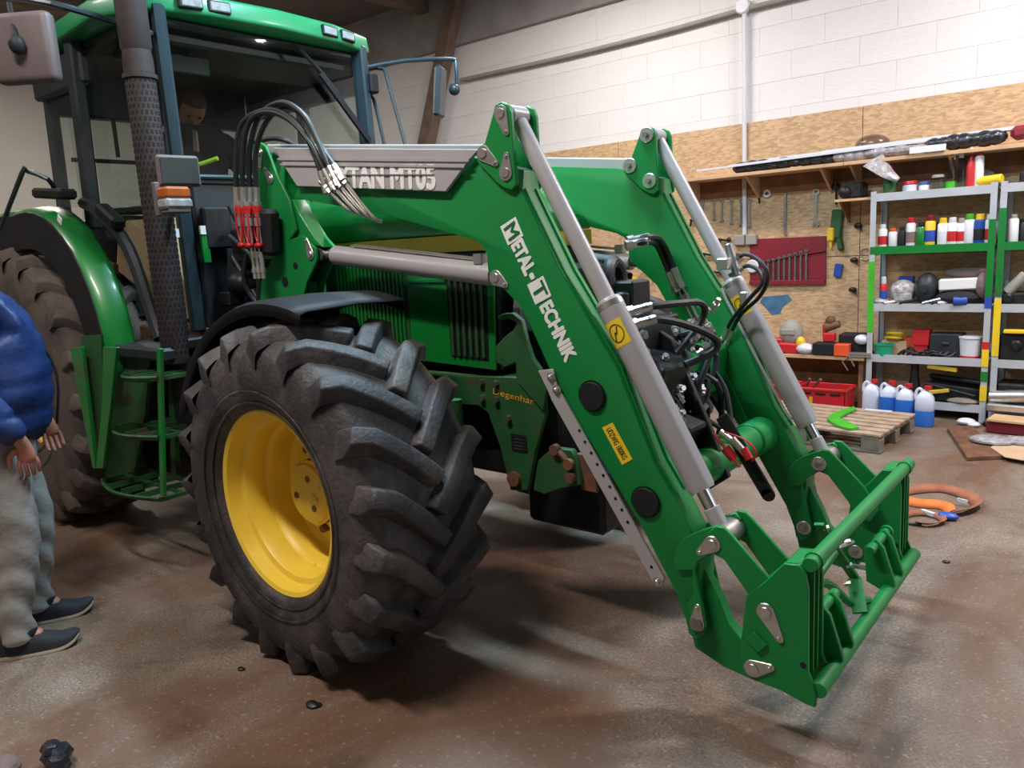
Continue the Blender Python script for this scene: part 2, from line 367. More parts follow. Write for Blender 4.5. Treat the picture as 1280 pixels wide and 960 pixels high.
# painted blocks of the back wall, one by one
bk = MB().box((0, 0, 0), (.5985, .03, .2485)); bk.build('block', 'block', wb, bevel=.001)
proto = bpy.data.objects['block']; first = True
for r in range(17):
    z = .125 + r * .25
    if z > 4.0: break
    for c in range(28):
        x = -12 + c * .6 + (.3 if r % 2 else 0)
        if z < 2.5 and x > -5.7 : continue
        if x > .2: continue
        o = proto if first else proto.copy()
        if not first: COL.objects.link(o)
        first = False; o.location = (x, 7.540 + random.Random(r * 50 + c).uniform(-.001, .001), z)
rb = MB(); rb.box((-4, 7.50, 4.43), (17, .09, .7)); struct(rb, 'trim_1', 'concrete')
# strand-board sheets
k = 0
for (x0, x1) in ((-6.0, -4.55), (-4.55, -2.05), (-2.05, .45)):
    for (z0, z1) in ((0, 1.36), (1.36, 2.66)):
        MB().box(((x0 + x1) / 2, 7.497, (z0 + z1) / 2), (x1 - x0 - .006, .022, z1 - z0 - .006)).build('osb_sheet', 'osb', wb)
# leaning timber post and roof beams
M['post'] = mat('brown_timber_post', (.15, .10, .07), .8, var=.25, scale=6)
struct(MB().bar((-8.6, 7.38, 0), (-6.62, 7.38, 4.72), .16, .16, (0, 1, 0)), 'trim_2', 'post')
for i, x in enumerate((-10, -7.3, -3.4, .5)):
    struct(MB().box((x, 2, 4.64), (.16, 11.6, .18)), 'trim_%d' % (i + 3), 'post')
# ceiling tubes
def tube_fixture(x, y, lab):
    t = thing('ceiling_light', (x, y, 4.5), lab, 'light')
    MB().box((x, y, 4.52), (1.5, .2, .06)).build('housing', 'white', t, bevel=.01)
    for dy in (-.05, .05): MB().cyl((x - .72, y + dy, 4.46), (x + .72, y + dy, 4.46), .014, seg=10).build('lamp_tube', 'tube', t)
    MB().box((x, y, 4.62), (.04, .04, .22)).build('hanger', 'grey', t)
M['tube'] = mat('glowing_tube', (1, .93, .86), emit=5)
for x, y, l in ((-2.3, .3, 'twin tube ceiling light above the front wheel'), (-2.5, 2.9, 'twin tube ceiling light above the hood'), (-5.6, .3, 'twin tube ceiling light above the cab side'), (.4, 5.6, 'twin tube ceiling light before the metal shelving'), (-4.2, 5.6, 'twin tube ceiling light before the strand-board wall'), (-9.4, 3.2, 'twin tube ceiling light behind the tractor')): tube_fixture(x, y, l)
# cable and conduit on the back wall
c = MB(); c.tube([(-6.77,7.46,3.668), (-5.25,7.46,3.648), (-4.051,7.46,3.656), (-3.163,7.46,3.682), (-2.602,7.46,3.686), (-0.917,7.46,3.689)], .022, 8); one(c, 'wall_cable', 'grey', (-5, 7.46, 3.7), 'thick grey cable running along the upper white wall', 'cable')
c = MB(); c.cyl((-3.12, 7.46, 1.6), (-3.12, 7.46, 3.68), .022); one(c, 'wall_conduit', 'offwhite', (-3.12, 7.46, 1.6), 'white vertical conduit pipe running down the white wall and strand board', 'pipe')
c = MB(); c.cyl((-3.13, 7.48, 3.71), (-3.13, 7.42, 3.71), .07); one(c, 'junction_box', 'offwhite', (-3.13, 7.46, 3.7), 'round junction box where the wall cable meets the conduit', 'box', bevel=.01)
c = MB(); c.box((-3.17, 7.46, 1.55), (.11, .05, .1)); c.box((-3.05, 7.46, 1.55), (.11, .05, .1)); one(c, 'wall_socket', 'grey', (-3.12, 7.46, 1.5), 'grey double socket at the foot of the white conduit', 'socket', bevel=.008)

# ================================================================ the tractor
T = thing('tractor', (-3.9, 2.83, 0), 'large green farm tractor with yellow front wheel rims and glazed cab', 'tractor')
CY = 2.83
def wheel(name, c, R, W, rimR, yaw, side, nl, rub, rimdepth, label=None):
    """side -1: outer face looks to -Y; built around origin with axis Y then moved"""
    Mx = Matrix.Translation(c) @ Matrix.Rotation(math.radians(yaw), 4, 'Z') @ (Matrix.Rotation(PI, 4, 'Z') if side > 0 else Matrix.Identity(4))
    hub = thing_part('', T)
    t = MB(); w = W / 2; Rc = R - .048
    prof = [(rimR, -w * .80), (rimR + .03, -w * .93), (rimR + (Rc - rimR) * .38, -w * 1.02), (rimR + (Rc - rimR) * .72, -w * 1.0), (Rc - .045, -w * .93), (Rc - .012, -w * .80), (Rc, -w * .4), (Rc + .004, 0),
            (Rc, w * .4), (Rc - .012, w * .8), (Rc - .045, w * .93), (rimR + (Rc - rimR) * .72, w * 1.0), (rimR + (Rc - rimR) * .38, w * 1.02), (rimR + .03, w * .93), (rimR, w * .8), (rimR - .02, w * .6), (rimR - .02, -w * .6)]
    t.lathe(prof, (0, 0, 0), (0, 1, 0), 72, close=True)
    for rr, ww in ((rimR + .045, .955), (rimR + (Rc - rimR) * .30, 1.012)):
        t.lathe([(rr, -w * ww - .004), (rr + .006, -w * ww - .010), (rr + .012, -w * ww - .004)], (0, 0, 0), (0, 1, 0), 72)
    for sd in (-1, 1):
        for i in range(nl):
            th0 = 2 * PI * (i + (.5 if sd > 0 else 0)) / nl; cs = []
            n = 8; D = .37 * .70 / R
            for k in range(n + 1):
                s = k / n
                y = sd * (w * 1.0 - s * w * 1.06); th = th0 + D * (s ** 1.25)
                if k == 0: rt, rb_, y, hw = R - .095, Rc - .11, sd * w * 1.02, .040
                elif k == 1: rt, rb_, y, hw = R - .028, Rc - .05, sd * w * .985, .038
                else: rt, rb_, hw = R - .012 * abs(y / w) ** 2, Rc - .02, .030 + .004 * (1 - s)
                # tangent direction in (arc, y) plane
                ds = .05; y2 = sd * (w * 1.0 - (s + ds) * w * 1.06); th2 = th0 + D * ((s + ds) ** 1.25)
                ta = Vector(((th2 - th) * R, y2 - sd * (w * 1.0 - s * w * 1.06))); ta.normalize(); nv = Vector((-ta.y, ta.x)) * sd
                row = []
                for q, rr_, h_ in ((-1, rb_, hw * 1.75), (-1, rt, hw), (1, rt, hw), (1, rb_, hw * 1.75)):
                    aa = th + nv.x * q * h_ / R * (1 if sd > 0 else 1); yy = y + nv.y * q * h_
                    yy = max(-w * 1.03, min(w * 1.03, yy)) if k < 2 else yy
                    row.append((math.sin(aa) * rr_, yy, math.cos(aa) * rr_))
                cs.append(row)
            vs = [p for r_ in cs for p in r_]; fs = []
            for k in range(n):
                for q in range(3): fs.append((k * 4 + q, k * 4 + q + 1, k * 4 + q + 5, k * 4 + q + 4))
            fs += [(3, 2, 1, 0), (n * 4, n * 4 + 1, n * 4 + 2, n * 4 + 3)]
            t.add(vs, fs)
    t.xf(Mx); t.build('tire', rub, hub, ang=62, bevel=.009, seg=2, whole=True)
    r = MB(); d = rimdepth; o = -w * .84
    r.lathe([(rimR + .022, o + .02), (rimR + .024, o - .004), (rimR + .010, o - .012), (rimR - .006, o - .004), (rimR - .012, o + .022), (rimR - .018, o + .05), (rimR - .040, o + .058), (rimR - .048, o + .075), (rimR - .05, o + .15), (rimR - .062, o + .165), (rimR - .066, o + .185), (rimR - .075, o + d), (rimR - .10, o + d + .015), (.17, o + d - .01), (.15, o + d - .03), (.10, o + d - .03), (.10, o + d + .02), (rimR - .09, o + d + .04), (rimR - .06, w * .7), (rimR, w * .82), (rimR + .02, w * .8), (rimR + .02, o + .03)], (0, 0, 0), (0, 1, 0), 64, close=True)
    r.xf(Mx); rim = r.build('rim', 'yellow', hub, ang=30)
    h = MB(); hd = o + d
    h.lathe([(.001, hd - .115), (.105, hd - .115), (.120, hd - .108), (.124, hd - .09)], (0, 0, 0), (0, 1, 0), 40)
    h.lathe([(.124, hd - .094), (.135, hd - .09), (.135, hd - .02), (.15, hd - .02), (.15, hd + .02), (.001, hd + .03)], (0, 0, 0), (0, 1, 0), 40)
    h.xf(Mx); h.build('hub', 'yellow', hub, ang=30)
    b = MB()
    for k in range(3):
        a = 2 * PI * k / 3 + .3; b.cyl((math.sin(a) * .07, hd - .119, math.cos(a) * .07), (math.sin(a) * .07, hd - .10, math.cos(a) * .07), .014, seg=10)
    for k in range(8):
        a = 2 * PI * k / 8 + .2; b.cyl((math.sin(a) * .185, hd - .035, math.cos(a) * .185), (math.sin(a) * .185, hd + .0, math.cos(a) * .185), .017, seg=6)
    b.lathe([(.1355, hd - .085), (.137, hd - .07), (.1355, hd - .05)], (0, 0, 0), (0, 1, 0), 40)
    b.xf(Mx); b.build('wheel_bolt', 'rusty', hub, label='rusty wheel bolts and hub ring')
    hub.name = name
    if label: hub['label'] = label
    return hub
def thing_part(name, parent):
    o = bpy.data.objects.new(name or 'part', None); COL.objects.link(o); o.parent = parent; o.empty_display_size = .1
    BASE[o.name] = BASE[parent.name]; return o
def group(name, parent, label=None):
    o = thing_part(name, parent)
    if label: o['label'] = label
    return o
wf = wheel('front_wheel', (-2.565, 1.85, .68), .705, .56, .36, -1.5, -1, 19, 'rubber', .255, 'near front wheel with black lugged tire on a deep yellow rim')
wheel('front_wheel', (-2.565, 3.81, .68), .705, .56, .36, -1.5, 1, 19, 'rubber', .20)
wheel('rear_wheel', (-5.54, 2.01, .885), .90, .52, .35, 0, -1, 20, 'dustrubber', .2, 'near rear wheel with dusty grey-brown lugged tire')
wheel('rear_wheel', (-5.54, 3.65, .885), .90, .52, .35, 0, 1, 20, 'dustrubber', .2)
# chassis, axle, engine block
g = MB(); g.box((-3.6, CY, .80), (3.2, .50, .42)); g.box((-5.2, CY, .95), (1.0, .62, .62)); g.build('transmission_case', 'dark', T, bevel=.02)
g = MB(); g.cyl((-2.58, 2.05, .69), (-2.58, 3.6, .69), .085); g.ball((-2.58, CY, .70), .2, (1, 1.2, .9)); g.cyl((-2.58, 2.0, .69), (-2.58, 2.2, .69), .15); g.cyl((-2.58, 3.5, .69), (-2.58, 3.66, .69), .15)
g.build('front_axle', 'dgreen', T, bevel=0)
g = MB(); g.cyl((-5.25, 2.1, .89), (-5.25, 3.55, .89), .13); g.build('rear_axle', 'dgreen', T)
g = MB(); g.box((-2.9, CY, 1.25), (1.9, .5, .55)); g.build('engine_block', 'dark', T, bevel=.02)
# hood
h = MB()
prof = [(2.47, 1.68), (2.475, 1.77), (2.52, 1.86), (2.62, 1.91), (2.83, 1.93), (3.04, 1.91), (3.14, 1.86), (3.185, 1.77), (3.19, 1.68)]
xs = [(-3.95, 0, 1), (-3.2, 0, 1), (-2.5, -.0, .99), (-2.25, -.03, .97), (-2.13, -.10, .95), (-2.09, -.17, .94)]
vs = []; fs = []
for x, dz, s in xs:
    for i, (y, z) in enumerate(prof):
        k = (z - 1.68) / .25
        vs.append((x, CY + (y - CY) * s, z + dz * k * 1.0))
n = len(prof)
for i in range(len(xs) - 1):
    for k in range(n - 1): fs.append((i * n + k, i * n + k + 1, (i + 1) * n + k + 1, (i + 1) * n + k))
fs.append(tuple(range(n))); e = (len(xs) - 1) * n; fs.append(tuple(e + k for k in range(n)))
for i in range(len(xs) - 1): fs.append((i * n, (i + 1) * n, (i + 1) * n + n - 1, i * n + n - 1))
h.add(vs, fs); h.build('hood', 'tgreen', T, bevel=.006, ang=50)
h = MB(); h.box((-3.03, CY, 1.642), (1.85, .728, .07)); h.build('hood_stripe', 'ystripe', T, label='yellow stripe along the hood side')
h = MB(); h.box((-3.03, CY, 1.35), (1.82, .68, .52)); h.build('hood_side_core', 'dark', T, bevel=.01)
for s, y in ((-1, 2.47), (1, 3.19)):
    yo = y + s * .012; p = group('side_panel', T)
    f = MB()
    f.plate([(-2.64, 1.12), (-2.13, 1.10), (-2.11, 1.57), (-2.64, 1.60)], y - s * .0, yo)
    f.build('panel_sheet', 'tgreen', p, bevel=.003)
    f = MB(); f.plate([(-2.385, 1.15), (-2.165, 1.14), (-2.15, 1.53), (-2.385, 1.55)], yo, yo + s * .003); f.build('grille_recess', 'dark', p)
    for i in range(6):
        x = -2.365 + i * .036; MB().cyl((x, yo + s * .008, 1.155), (x + .006, yo + s * .008, 1.53), .008, seg=6).build('grille_bar', 'dgreen', p)
    f = MB(); f.plate([(-3.15, 1.16), (-2.645, 1.125), (-2.645, 1.60), (-3.15, 1.60)], y, yo - s * .004); f.build('louvre_backing', 'dgreen', p)
    for i in range(18):
        x = -3.13 + i * .027; MB().box((x, yo, 1.37), (.010, .014, .42)).build('louvre_slat', 'tgreen', p)
    MB().box((-2.51, yo + s * .004, 1.485), (.24, .012, .02)).build('panel_ridge', 'tgreen', p, bevel=.004)
# frame rail and front linkage frame, dark green
for s, y in ((-1, 2.44), (1, 3.20)):
    f = group('front_linkage_plate', T, 'dusty dark green front linkage side plate' if s < 0 else None)
    p = MB(); p.plate([(-2.605,1.056),(-1.984,1.085),(-1.961,1.05),(-1.853,0.999),(-1.852,0.942),(-1.911,0.791),(-1.965,0.602),(-2.062,0.586),(-2.103,0.766),(-2.164,0.919),(-2.217,0.946),(-2.62,0.922)], y - .012, y + .012)
    p.build('plate', 'dgreen', f, bevel=.003)
    p = MB(); p.plate([(-1.981,1.075),(-1.98,1.149),(-2.041,1.126),(-2.084,1.144),(-2.083,1.211),(-2.032,1.253),(-1.979,1.285),(-1.961,1.315),(-2.01,1.33),(-2.053,1.319),(-2.065,1.332),(-2.034,1.349),(-1.983,1.353),(-1.939,1.325),(-1.916,1.234),(-1.892,1.17),(-1.82,1.086),(-1.851,0.959),(-1.945,1.041)], y - .03, y - .005)
    p.build('lift_hook', 'dgreen', f, bevel=.003, label='worn green lift hook with a curled tip')
    p = MB(); p.plate([(-1.907,0.623),(-1.874,0.754),(-1.84,0.783),(-1.79,0.819),(-1.705,0.82),(-1.683,0.79),(-1.662,0.686),(-1.767,0.653),(-1.85,0.615)], y - .05, y - .02); p.build('lower_plate', 'dgreen', f, bevel=.003)
    p = MB(); p.plate([(-1.696,0.803),(-1.643,0.804),(-1.617,0.736),(-1.605,0.654),(-1.676,0.655)], y - .03, y - .01); p.build('rust_plate', 'rusty', f, bevel=.003, label='rusty orange-brown lower plate')
    p = MB(); p.tube([(-1.776,2.38,0.816), (-1.745,2.38,0.8), (-1.712,2.38,0.765)], .012, 6); 
    for q in ((-1.776,2.38,0.816), (-1.712,2.38,0.765), (-1.707,2.38,0.711)): p.cyl((q[0], q[1] - .012, q[2]), (q[0], q[1] + .012, q[2]), .022, seg=12)
    if s > 0: p.xf(Matrix.Translation((0, .72, 0)))
    p.build('chain_link', 'rusty', f)
    for q in [(-2.185,1.051),(-2.104,1.05),(-2.186,0.981),(-2.105,0.981),(-2.044,0.906)]:
        MB().cyl((q[0], y - .032, q[1]), (q[0], y - .008, q[1]), .015, seg=6).build('bolt', 'steel', f)
    p = MB(); q = [(-2.031,0.645)][0]; p.cyl((q[0], y - .03, q[1]), (q[0], y + .02, q[1]), .032); p.build('pivot_boss', 'rusty', f)
    if s < 0:
        q = (-2.127,2.42,0.996); text('Degenhar', (q[0], y - .0122, q[2]), (1, 0, -.13), (.13, 0, 1), .035, .22, 'gold', 'maker_lettering', f)
        p = MB(); p.plate([(-2.04,0.841),(-1.958,0.84),(-1.954,0.768),(-2.036,0.768)], y - .0155, y - .0125); p.build('rating_plate', 'black', f, label='small black rating plate')
        for i in range(4): 
            q = (-2.029,2.42,0.829); p = MB(); p.box((q[0] + .032, y - .0162, q[2] - .008 - i * .014), (.05, .001, .003)); p.build('rating_line', 'steel', f)
l = MB(); l.box((-2.45, CY, 1.02), (.9, .70, .10)); l.build('frame_rail', 'dgreen', T, bevel=.008)
l = MB()
for (x, z) in ((-2.33, .86), (-2.25, .86)): l.cyl((x, 2.32, z - .12), (x, 2.32, z + .13), .03, seg=12)
for i in range(6): l.cyl((-2.36 + i * .025, 2.30, .70), (-2.348 + i * .025, 2.30, .70), .055, seg=14)
l.box((-2.42, 2.33, .84), (.16, .1, .08)); l.cyl((-2.5, 2.28, .88), (-2.2, 2.28, .84), .025, seg=10); l.ball((-2.42, 2.36, .72), .09); l.box((-2.2, 2.31, .84), (.04, .05, .06))
l.build('steering_linkage', 'dgreen', T)
MB().box((-2.19, 2.27, .83), (.05, .02, .045)).build('reflector', 'orange', T, label='small amber reflector')
l = MB(); l.box((-2.0, CY, .85), (.16, .5, .5)); l.box((-1.85, CY, .55), (.4, .62, .25)); l.build('front_weight_frame', 'dark', T, bevel=.02)
l = MB(); l.cyl((-2.06, CY - .22, 1.35), (-2.02, CY - .22, 1.35), .10); l.cyl((-2.06, CY + .22, 1.35), (-2.02, CY + .22, 1.35), .10); l.build('headlight', 'lens', T)
# front mudguards
for s, y0, y1 in ((-1, 1.66, 2.2), (1, 3.46, 4.0)):
    f = MB(); vs = []; n = 16; cx, cz, r = -2.60, .66, .795
    A = [math.radians(158 - i * (158 - 72) / n) for i in range(n + 1)]
    for (yy, dr) in ((y0, -.045), (y0, 0), (y0 + .03, .012), ((y0 + y1) / 2, .02), (y1 - .03, .012), (y1, 0), (y1, -.045)):
        for a in A: vs.append((cx + (r + dr) * math.cos(a), yy, cz + (r + dr) * math.sin(a)))
    fs = [(j * (n + 1) + i, j * (n + 1) + i + 1, (j + 1) * (n + 1) + i + 1, (j + 1) * (n + 1) + i) for j in range(6) for i in range(n)]
    f.add(vs, fs); o = f.build('front_mudguard', 'black', T, ang=40)
    sm = o.modifiers.new('thick', 'SOLIDIFY'); sm.thickness = .006
    f = MB(); yc = (y0 + y1) / 2; f.tube([(-2.85, yc + .1, 1.42), (-2.85, yc + .1 - s * .12, 1.3), (-2.72, yc - s * .3, .95)], .022, 8); f.build('mudguard_stay', 'black', T)
# ---- cab
XF = -4.02   # windscreen plane at its foot
cabp = group('cab', T, 'glazed cab with dark pillars')
p = MB()
p.bar((-4.0, 2.16, 1.25), (-4.03, 2.17, 2.93), .07, .09); p.build('cab_pillar', 'cabblue', cabp, bevel=.012)
p = MB(); p.bar((-4.0, 3.50, 1.25), (-4.03, 3.49, 2.93), .07, .09); p.build('cab_pillar', 'cabblue', cabp, bevel=.012)
for y in (2.06, 3.60):
    p = MB(); p.bar((-4.86, y, 1.85), (-4.80, y, 2.93), .07, .09); p.build('cab_pillar', 'cabblack', cabp, bevel=.012)
    p = MB(); p.bar((-5.52, y + (.1 if y < 3 else -.1), 1.75), (-5.45, y + (.1 if y < 3 else -.1), 2.9), .07, .07); p.build('cab_pillar', 'cabblack', cabp, bevel=.012)
p = MB(); p.box((-4.55, CY, 1.22), (1.15, 1.30, .10)); p.build('cab_floor', 'rusty', cabp, bevel=.01, label='brown dusty cab floor')
p = MB(); p.box((-4.02, CY, 1.66), (.10, 1.26, .80)); p.box((-4.03, CY, 2.05), (.14, 1.34, .05)); p.build('firewall', 'cabblack', cabp, bevel=.015)
p = MB(); p.tube([(-3.955, 2.2, 2.07), (-3.94, 2.83, 2.075), (-3.955, 3.46, 2.07)], .014, 8); p.build('cowl_trim', 'cabblue', cabp)
p = MB(); p.box((-5.45, CY, 1.55), (.12, 1.30, .75)); p.box((-5.47, CY, 2.74), (.1, 1.30, .30)); p.build('rear_cab_panel', 'cabblack', cabp, bevel=.015)
p = MB(); p.box((-4.80, CY, 2.865), (1.5, 1.46, .05)); p.box((-4.75, 3.57, 2.76), (1.4, .06, .20)); p.box((-5.1, 2.09, 2.76), (.7, .06, .20)); p.box((-4.35, CY, 2.80), (.5, 1.3, .06)); p.build('headliner', 'cabblack', cabp, bevel=.015)
# roof: green rim around, tilted front visor
rf = group('cab_roof', T, 'faded green cab roof with work lights in its front edge'); r = MB()
low = [(-5.65, 2.05), (-4.35, 1.97), (-4.02, 2.10), (-3.93, 2.40), (-3.90, 2.83), (-3.93, 3.26), (-4.02, 3.56), (-4.35, 3.69), (-5.65, 3.61)]
n = len(low); vs = []
for sc_, z, dx in ((1, 2.89, 0), (1.01, 2.905, 0), (1.0, 2.985, 0), (.97, 3.005, 0), (.7, 3.02, 0)):
    for x, y in low: vs.append((-4.8 + (x + 4.8) * sc_, CY + (y - CY) * sc_, z))
fs = [(j * n + i, j * n + (i + 1) % n, (j + 1) * n + (i + 1) % n, (j + 1) * n + i) for j in range(4) for i in range(n)] + [tuple(4 * n + i for i in range(n)), tuple(reversed(range(n)))]
r.add(vs, fs); r.build('roof_shell', 'roofgreen', rf, bevel=.012, seg=2, ang=45)
for y in (2.31, 2.46, 3.18, 3.33):
    x = -3.93 + abs(y - CY) * abs(y - CY) * .1 - .0
    b = MB(); b.bar((x - .04, y - .058, 2.958), (x - .04 , y + .058, 2.958), .07, .055, (0, 0, 1)); 
    a = math.radians((y - CY) * 22)
    o = MB(); xx = -3.885 - abs(y - CY) * .13
    o.box((xx, y, 2.945), (.05, .125, .062), Euler((0, 0, a))); hs = o.build('lamp_housing', 'black', rf, bevel=.006)
    o = MB(); o.box((xx + .024, y, 2.945), (.012, .105, .045), Euler((0, 0, a))); o.build('work_light', 'lens', rf, bevel=.004)
# glass
gl = MB(); gl.box((-4.03, CY, 2.46), (.008, 1.24, .80)); gl.build('windscreen', 'glass', cabp)
gl = MB(); gl.plate([(-4.07, 1.30), (-4.07, 2.86), (-4.78, 2.86), (-4.82, 1.95), (-4.60, 1.60), (-4.50, 1.30)], 2.100, 2.106); gl.build('door_glass', 'glass', cabp)
gl = MB(); gl.plate([(-4.07, 1.30), (-4.07, 2.86), (-4.78, 2.86), (-4.82, 1.95), (-4.60, 1.60), (-4.50, 1.30)], 3.554, 3.56); gl.build('door_glass', 'glass', cabp)
for y in (2.11, 3.55):
    gl = MB(); gl.plate([(-4.88, 1.98), (-4.85, 2.86), (-5.42, 2.83), (-5.47, 2.02)], y - .003, y + .003); gl.build('rear_side_glass', 'glass', cabp)
gl = MB(); gl.box((-5.46, CY, 2.37), (.008, 1.16, .86)); gl.build('rear_glass', 'glass', cabp)
f = MB(); f.tube([(-4.09, 2.09, 2.86), (-4.10, 2.09, 2.0), (-4.12, 2.09, 1.50), (-4.15, 2.09, 1.42), (-4.22, 2.09, 1.38), (-4.5, 2.09, 1.33)], .013, 8, smooth=3); f.build('door_frame', 'black', cabp)
f = MB(); f.box((-5.45, CY, 2.32), (.02, 1.2, .025)); f.box((-5.45, CY - .3, 2.6), (.02, .02, .5)); f.build('rear_window_bar', 'black', cabp)
# wiper, interior mirror, rails
f = MB(); f.tube([(-4.0, 2.98, 2.86), (-3.98, 3.2, 2.66), (-3.98, 3.40, 2.42)], .012, 6); f.bar((-3.975, 3.13, 2.71), (-3.975, 3.47, 2.34), .022, .035); f.build('wiper', 'black', cabp)
f = MB(); f.box((-4.20, 2.40, 2.70), (.02, .26, .10), Euler((0, .1, 0))); f.cyl((-4.18, 2.4, 2.74), (-4.14, 2.4, 2.84), .01); f.build('interior_mirror', 'screen', cabp, bevel=.008)
# seat, steering wheel, consoles
st = group('driver_seat', T); f = MB(); f.box((-4.98, CY, 1.72), (.48, .50, .14)); f.build('seat_cushion', 'cloth', st, bevel=.04, seg=2)
f = MB(); f.box((-5.22, CY, 2.05), (.13, .48, .62), Euler((0, -.12, 0))); f.build('backrest', 'cloth', st, bevel=.04, seg=2)
f = MB(); f.box((-4.98, CY, 1.46), (.36, .36, .42)); f.build('seat_base', 'cabblack', st, bevel=.02)
stw = group('steering_wheel', T); f = MB(); R3 = Matrix.Translation((-4.42, CY, 2.02)) @ Matrix.Rotation(math.radians(-35), 4, 'Y')
f.lathe([(.19 + .014 * math.cos(a), .014 * math.sin(a)) for a in [i * PI / 3 for i in range(6)]], (0, 0, 0), (0, 0, 1), 32, close=True); f.xf(R3); f.build('wheel_rim', 'black', stw)
f = MB(); f.box((0, 0, 0), (.37, .03, .015)); f.box((0, 0, 0), (.03, .37, .015)); f.cyl((0, 0, -.02), (0, 0, .03), .05); f.xf(R3); f.build('spoke', 'black', stw)
f = MB(); f.cyl((-4.42, CY, 2.0), (-4.25, CY, 1.35), .05, .07); f.build('steering_column', 'cabblack', stw)
f = MB(); f.plate([(-4.50, 1.27), (-4.22, 1.27), (-4.55, 1.95), (-5.35, 1.98), (-5.35, 1.4)], 3.20, 3.48); f.build('inner_fender_lining', 'tan', cabp, bevel=.015, label='tan cab lining')
f = MB(); f.plate([(-4.62, 1.27), (-4.35, 1.29), (-4.62, 1.90), (-5.2, 1.95), (-5.35, 1.6)], 2.36, 2.46); f.build('side_console', 'tan', cabp, bevel=.015, label='tan side console')
f = MB(); f.box((-4.95, 2.40, 1.97), (.6, .16, .05), Euler((0, .03, 0))); f.box((-4.22, 2.50, 1.62), (.03, .12, .56)); f.build('console_top', 'cabblack', cabp, bevel=.01)
f = MB()
for (x, y, z) in ((-4.85, 2.4, 2.13), (-4.7, 2.38, 2.10), (-4.58, 2.42, 2.06)): f.cyl((x, y, 1.97), (x + .02, y, z), .008); f.ball((x + .02, y, z + .015), .025)
f.build('control_lever', 'black', cabp)
f = MB(); f.box((-4.155, 2.36, 1.72), (.02, .10, .34)); f.build('console_side_panel', 'grey', cabp, bevel=.01)
# bits seen in the dim space behind the hood
f = MB(); f.box((-3.93, 2.30, 1.80), (.05, .16, .22)); f.ball((-3.80, 2.34, 1.50), .09, (1, 1, .8)); f.cyl((-3.85, 2.32, 1.65), (-3.7, 2.36, 1.40), .02); f.box((-3.86, 2.30, 1.42), (.10, .1, .08)); f.box((-3.72, 2.38, 1.7), (.28, .10, .18)); f.build('engine_fittings', 'dark', T, bevel=.01)
f = MB(); f.bar((-3.92, 2.215, 1.62), (-3.92, 2.215, 1.80), .04, .02); f.build('green_strap_plate', 'tgreen', T)
f = MB(); f.box((-3.91, 2.205, 1.79), (.015, .03, .045)); f.box((-3.99, 2.10, 1.78), (.015, .025, .045)); f.build('white_tag', 'white', T)
f = MB(); f.tube([(-3.7, 2.25, 1.9), (-3.66, 2.3, 1.7), (-3.72, 2.3, 1.5), (-3.6, 2.35, 1.3)], .014, 8); f.tube([(-3.78, 2.28, 1.75), (-3.6, 2.3, 1.6), (-3.62, 2.3, 1.35)], .012, 8); f.build('engine_hose', 'hose', T)
# exhaust
ex = group('exhaust_stack', T, 'sooty upright exhaust with a perforated heat shield'); f = MB()
f.loft([((-3.86, 1.95, 2.62), .058), ((-3.86, 1.95, 2.66), .072), ((-3.86, 1.95, 2.9), .072), ((-3.88, 1.95, 3.1), .07), ((-3.95, 1.95, 3.25), .07)], 24); f.build('pipe', 'exhaust', ex)
f = MB(); f.lathe([(.066, 1.12), (.07, 1.15), (.07, 2.60), (.064, 2.64), (.060, 2.60)], (-3.86, 1.95, 0), (0, 0, 1), 24); f.build('heat_shield', 'exhaust', ex)
f = MB()
for i in range(46):
    for k in range(11):
        a = math.radians(-27 - 95 + 19 * (k + (.5 if i % 2 else 0))); x, y = -3.86 + math.cos(a) * .0700, 1.95 + math.sin(a) * .0700; z = 1.18 + i * .03
        f.box((x, y, z), (.003, .010, .016), Euler((0, 0, a)))
o = f.build('shield_perforation', 'black', ex, whole=True); o['kind'] = 'stuff'
f = MB(); f.lathe([(.074, -.012), (.08, -.01), (.08, .01), (.074, .012)], (-3.86, 1.95, 2.52), (0, 0, 1), 24, close=True); f.build('clamp', 'exhaust', ex)
f = MB(); f.box((-3.90, 2.04, 1.14), (.2, .16, .2)); f.box((-3.93, 2.02, .9), (.16, .1, .5)); f.build('exhaust_bracket', 'dark', T, bevel=.01)
# big mirror near side
mi = group('wing_mirror', T, 'large grey-brown mirror on a bent arm'); f = MB()
f.box((-3.95, 1.49, 2.60), (.08, .285, .30), Euler((0, 0, -.95))); f.build('mirror_housing', 'greyplastic', mi, bevel=.03, seg=3, ang=60)
f = MB(); f.ball((-3.90, 1.44, 2.60), .035, (.8, 1, 1.2)); f.cyl((-3.90, 1.44, 2.62), (-4.02, 1.48, 2.80), .012); f.build('ball_joint', 'black', mi)
f = MB(); f.tube([(-4.915,1.62,3.094), (-4.046,1.62,2.843), (-3.948,1.75,2.804), (-3.989,1.95,2.791), (-4.02, 2.12, 2.78)], .016, 8); f.build('mirror_arm', 'cabblue', mi)
mi = group('wing_mirror', T, 'far-side mirror seen edge on'); f = MB()
f.box((-3.89, 4.07, 2.69), (.05, .16, .33), Euler((0, .12, .5))); f.build('mirror_housing', 'cabblue', mi, bevel=.015)
f = MB(); f.tube([(-4.03, 3.52, 2.80), (-3.94,3.8,2.867), (-3.805,4.1,2.895), (-3.767,4.12,2.859), (-3.774,4.12,2.694)], .014, 8, smooth=2); f.ball((-3.778,4.1,2.693), .04); f.build('mirror_arm', 'cabblue', mi)
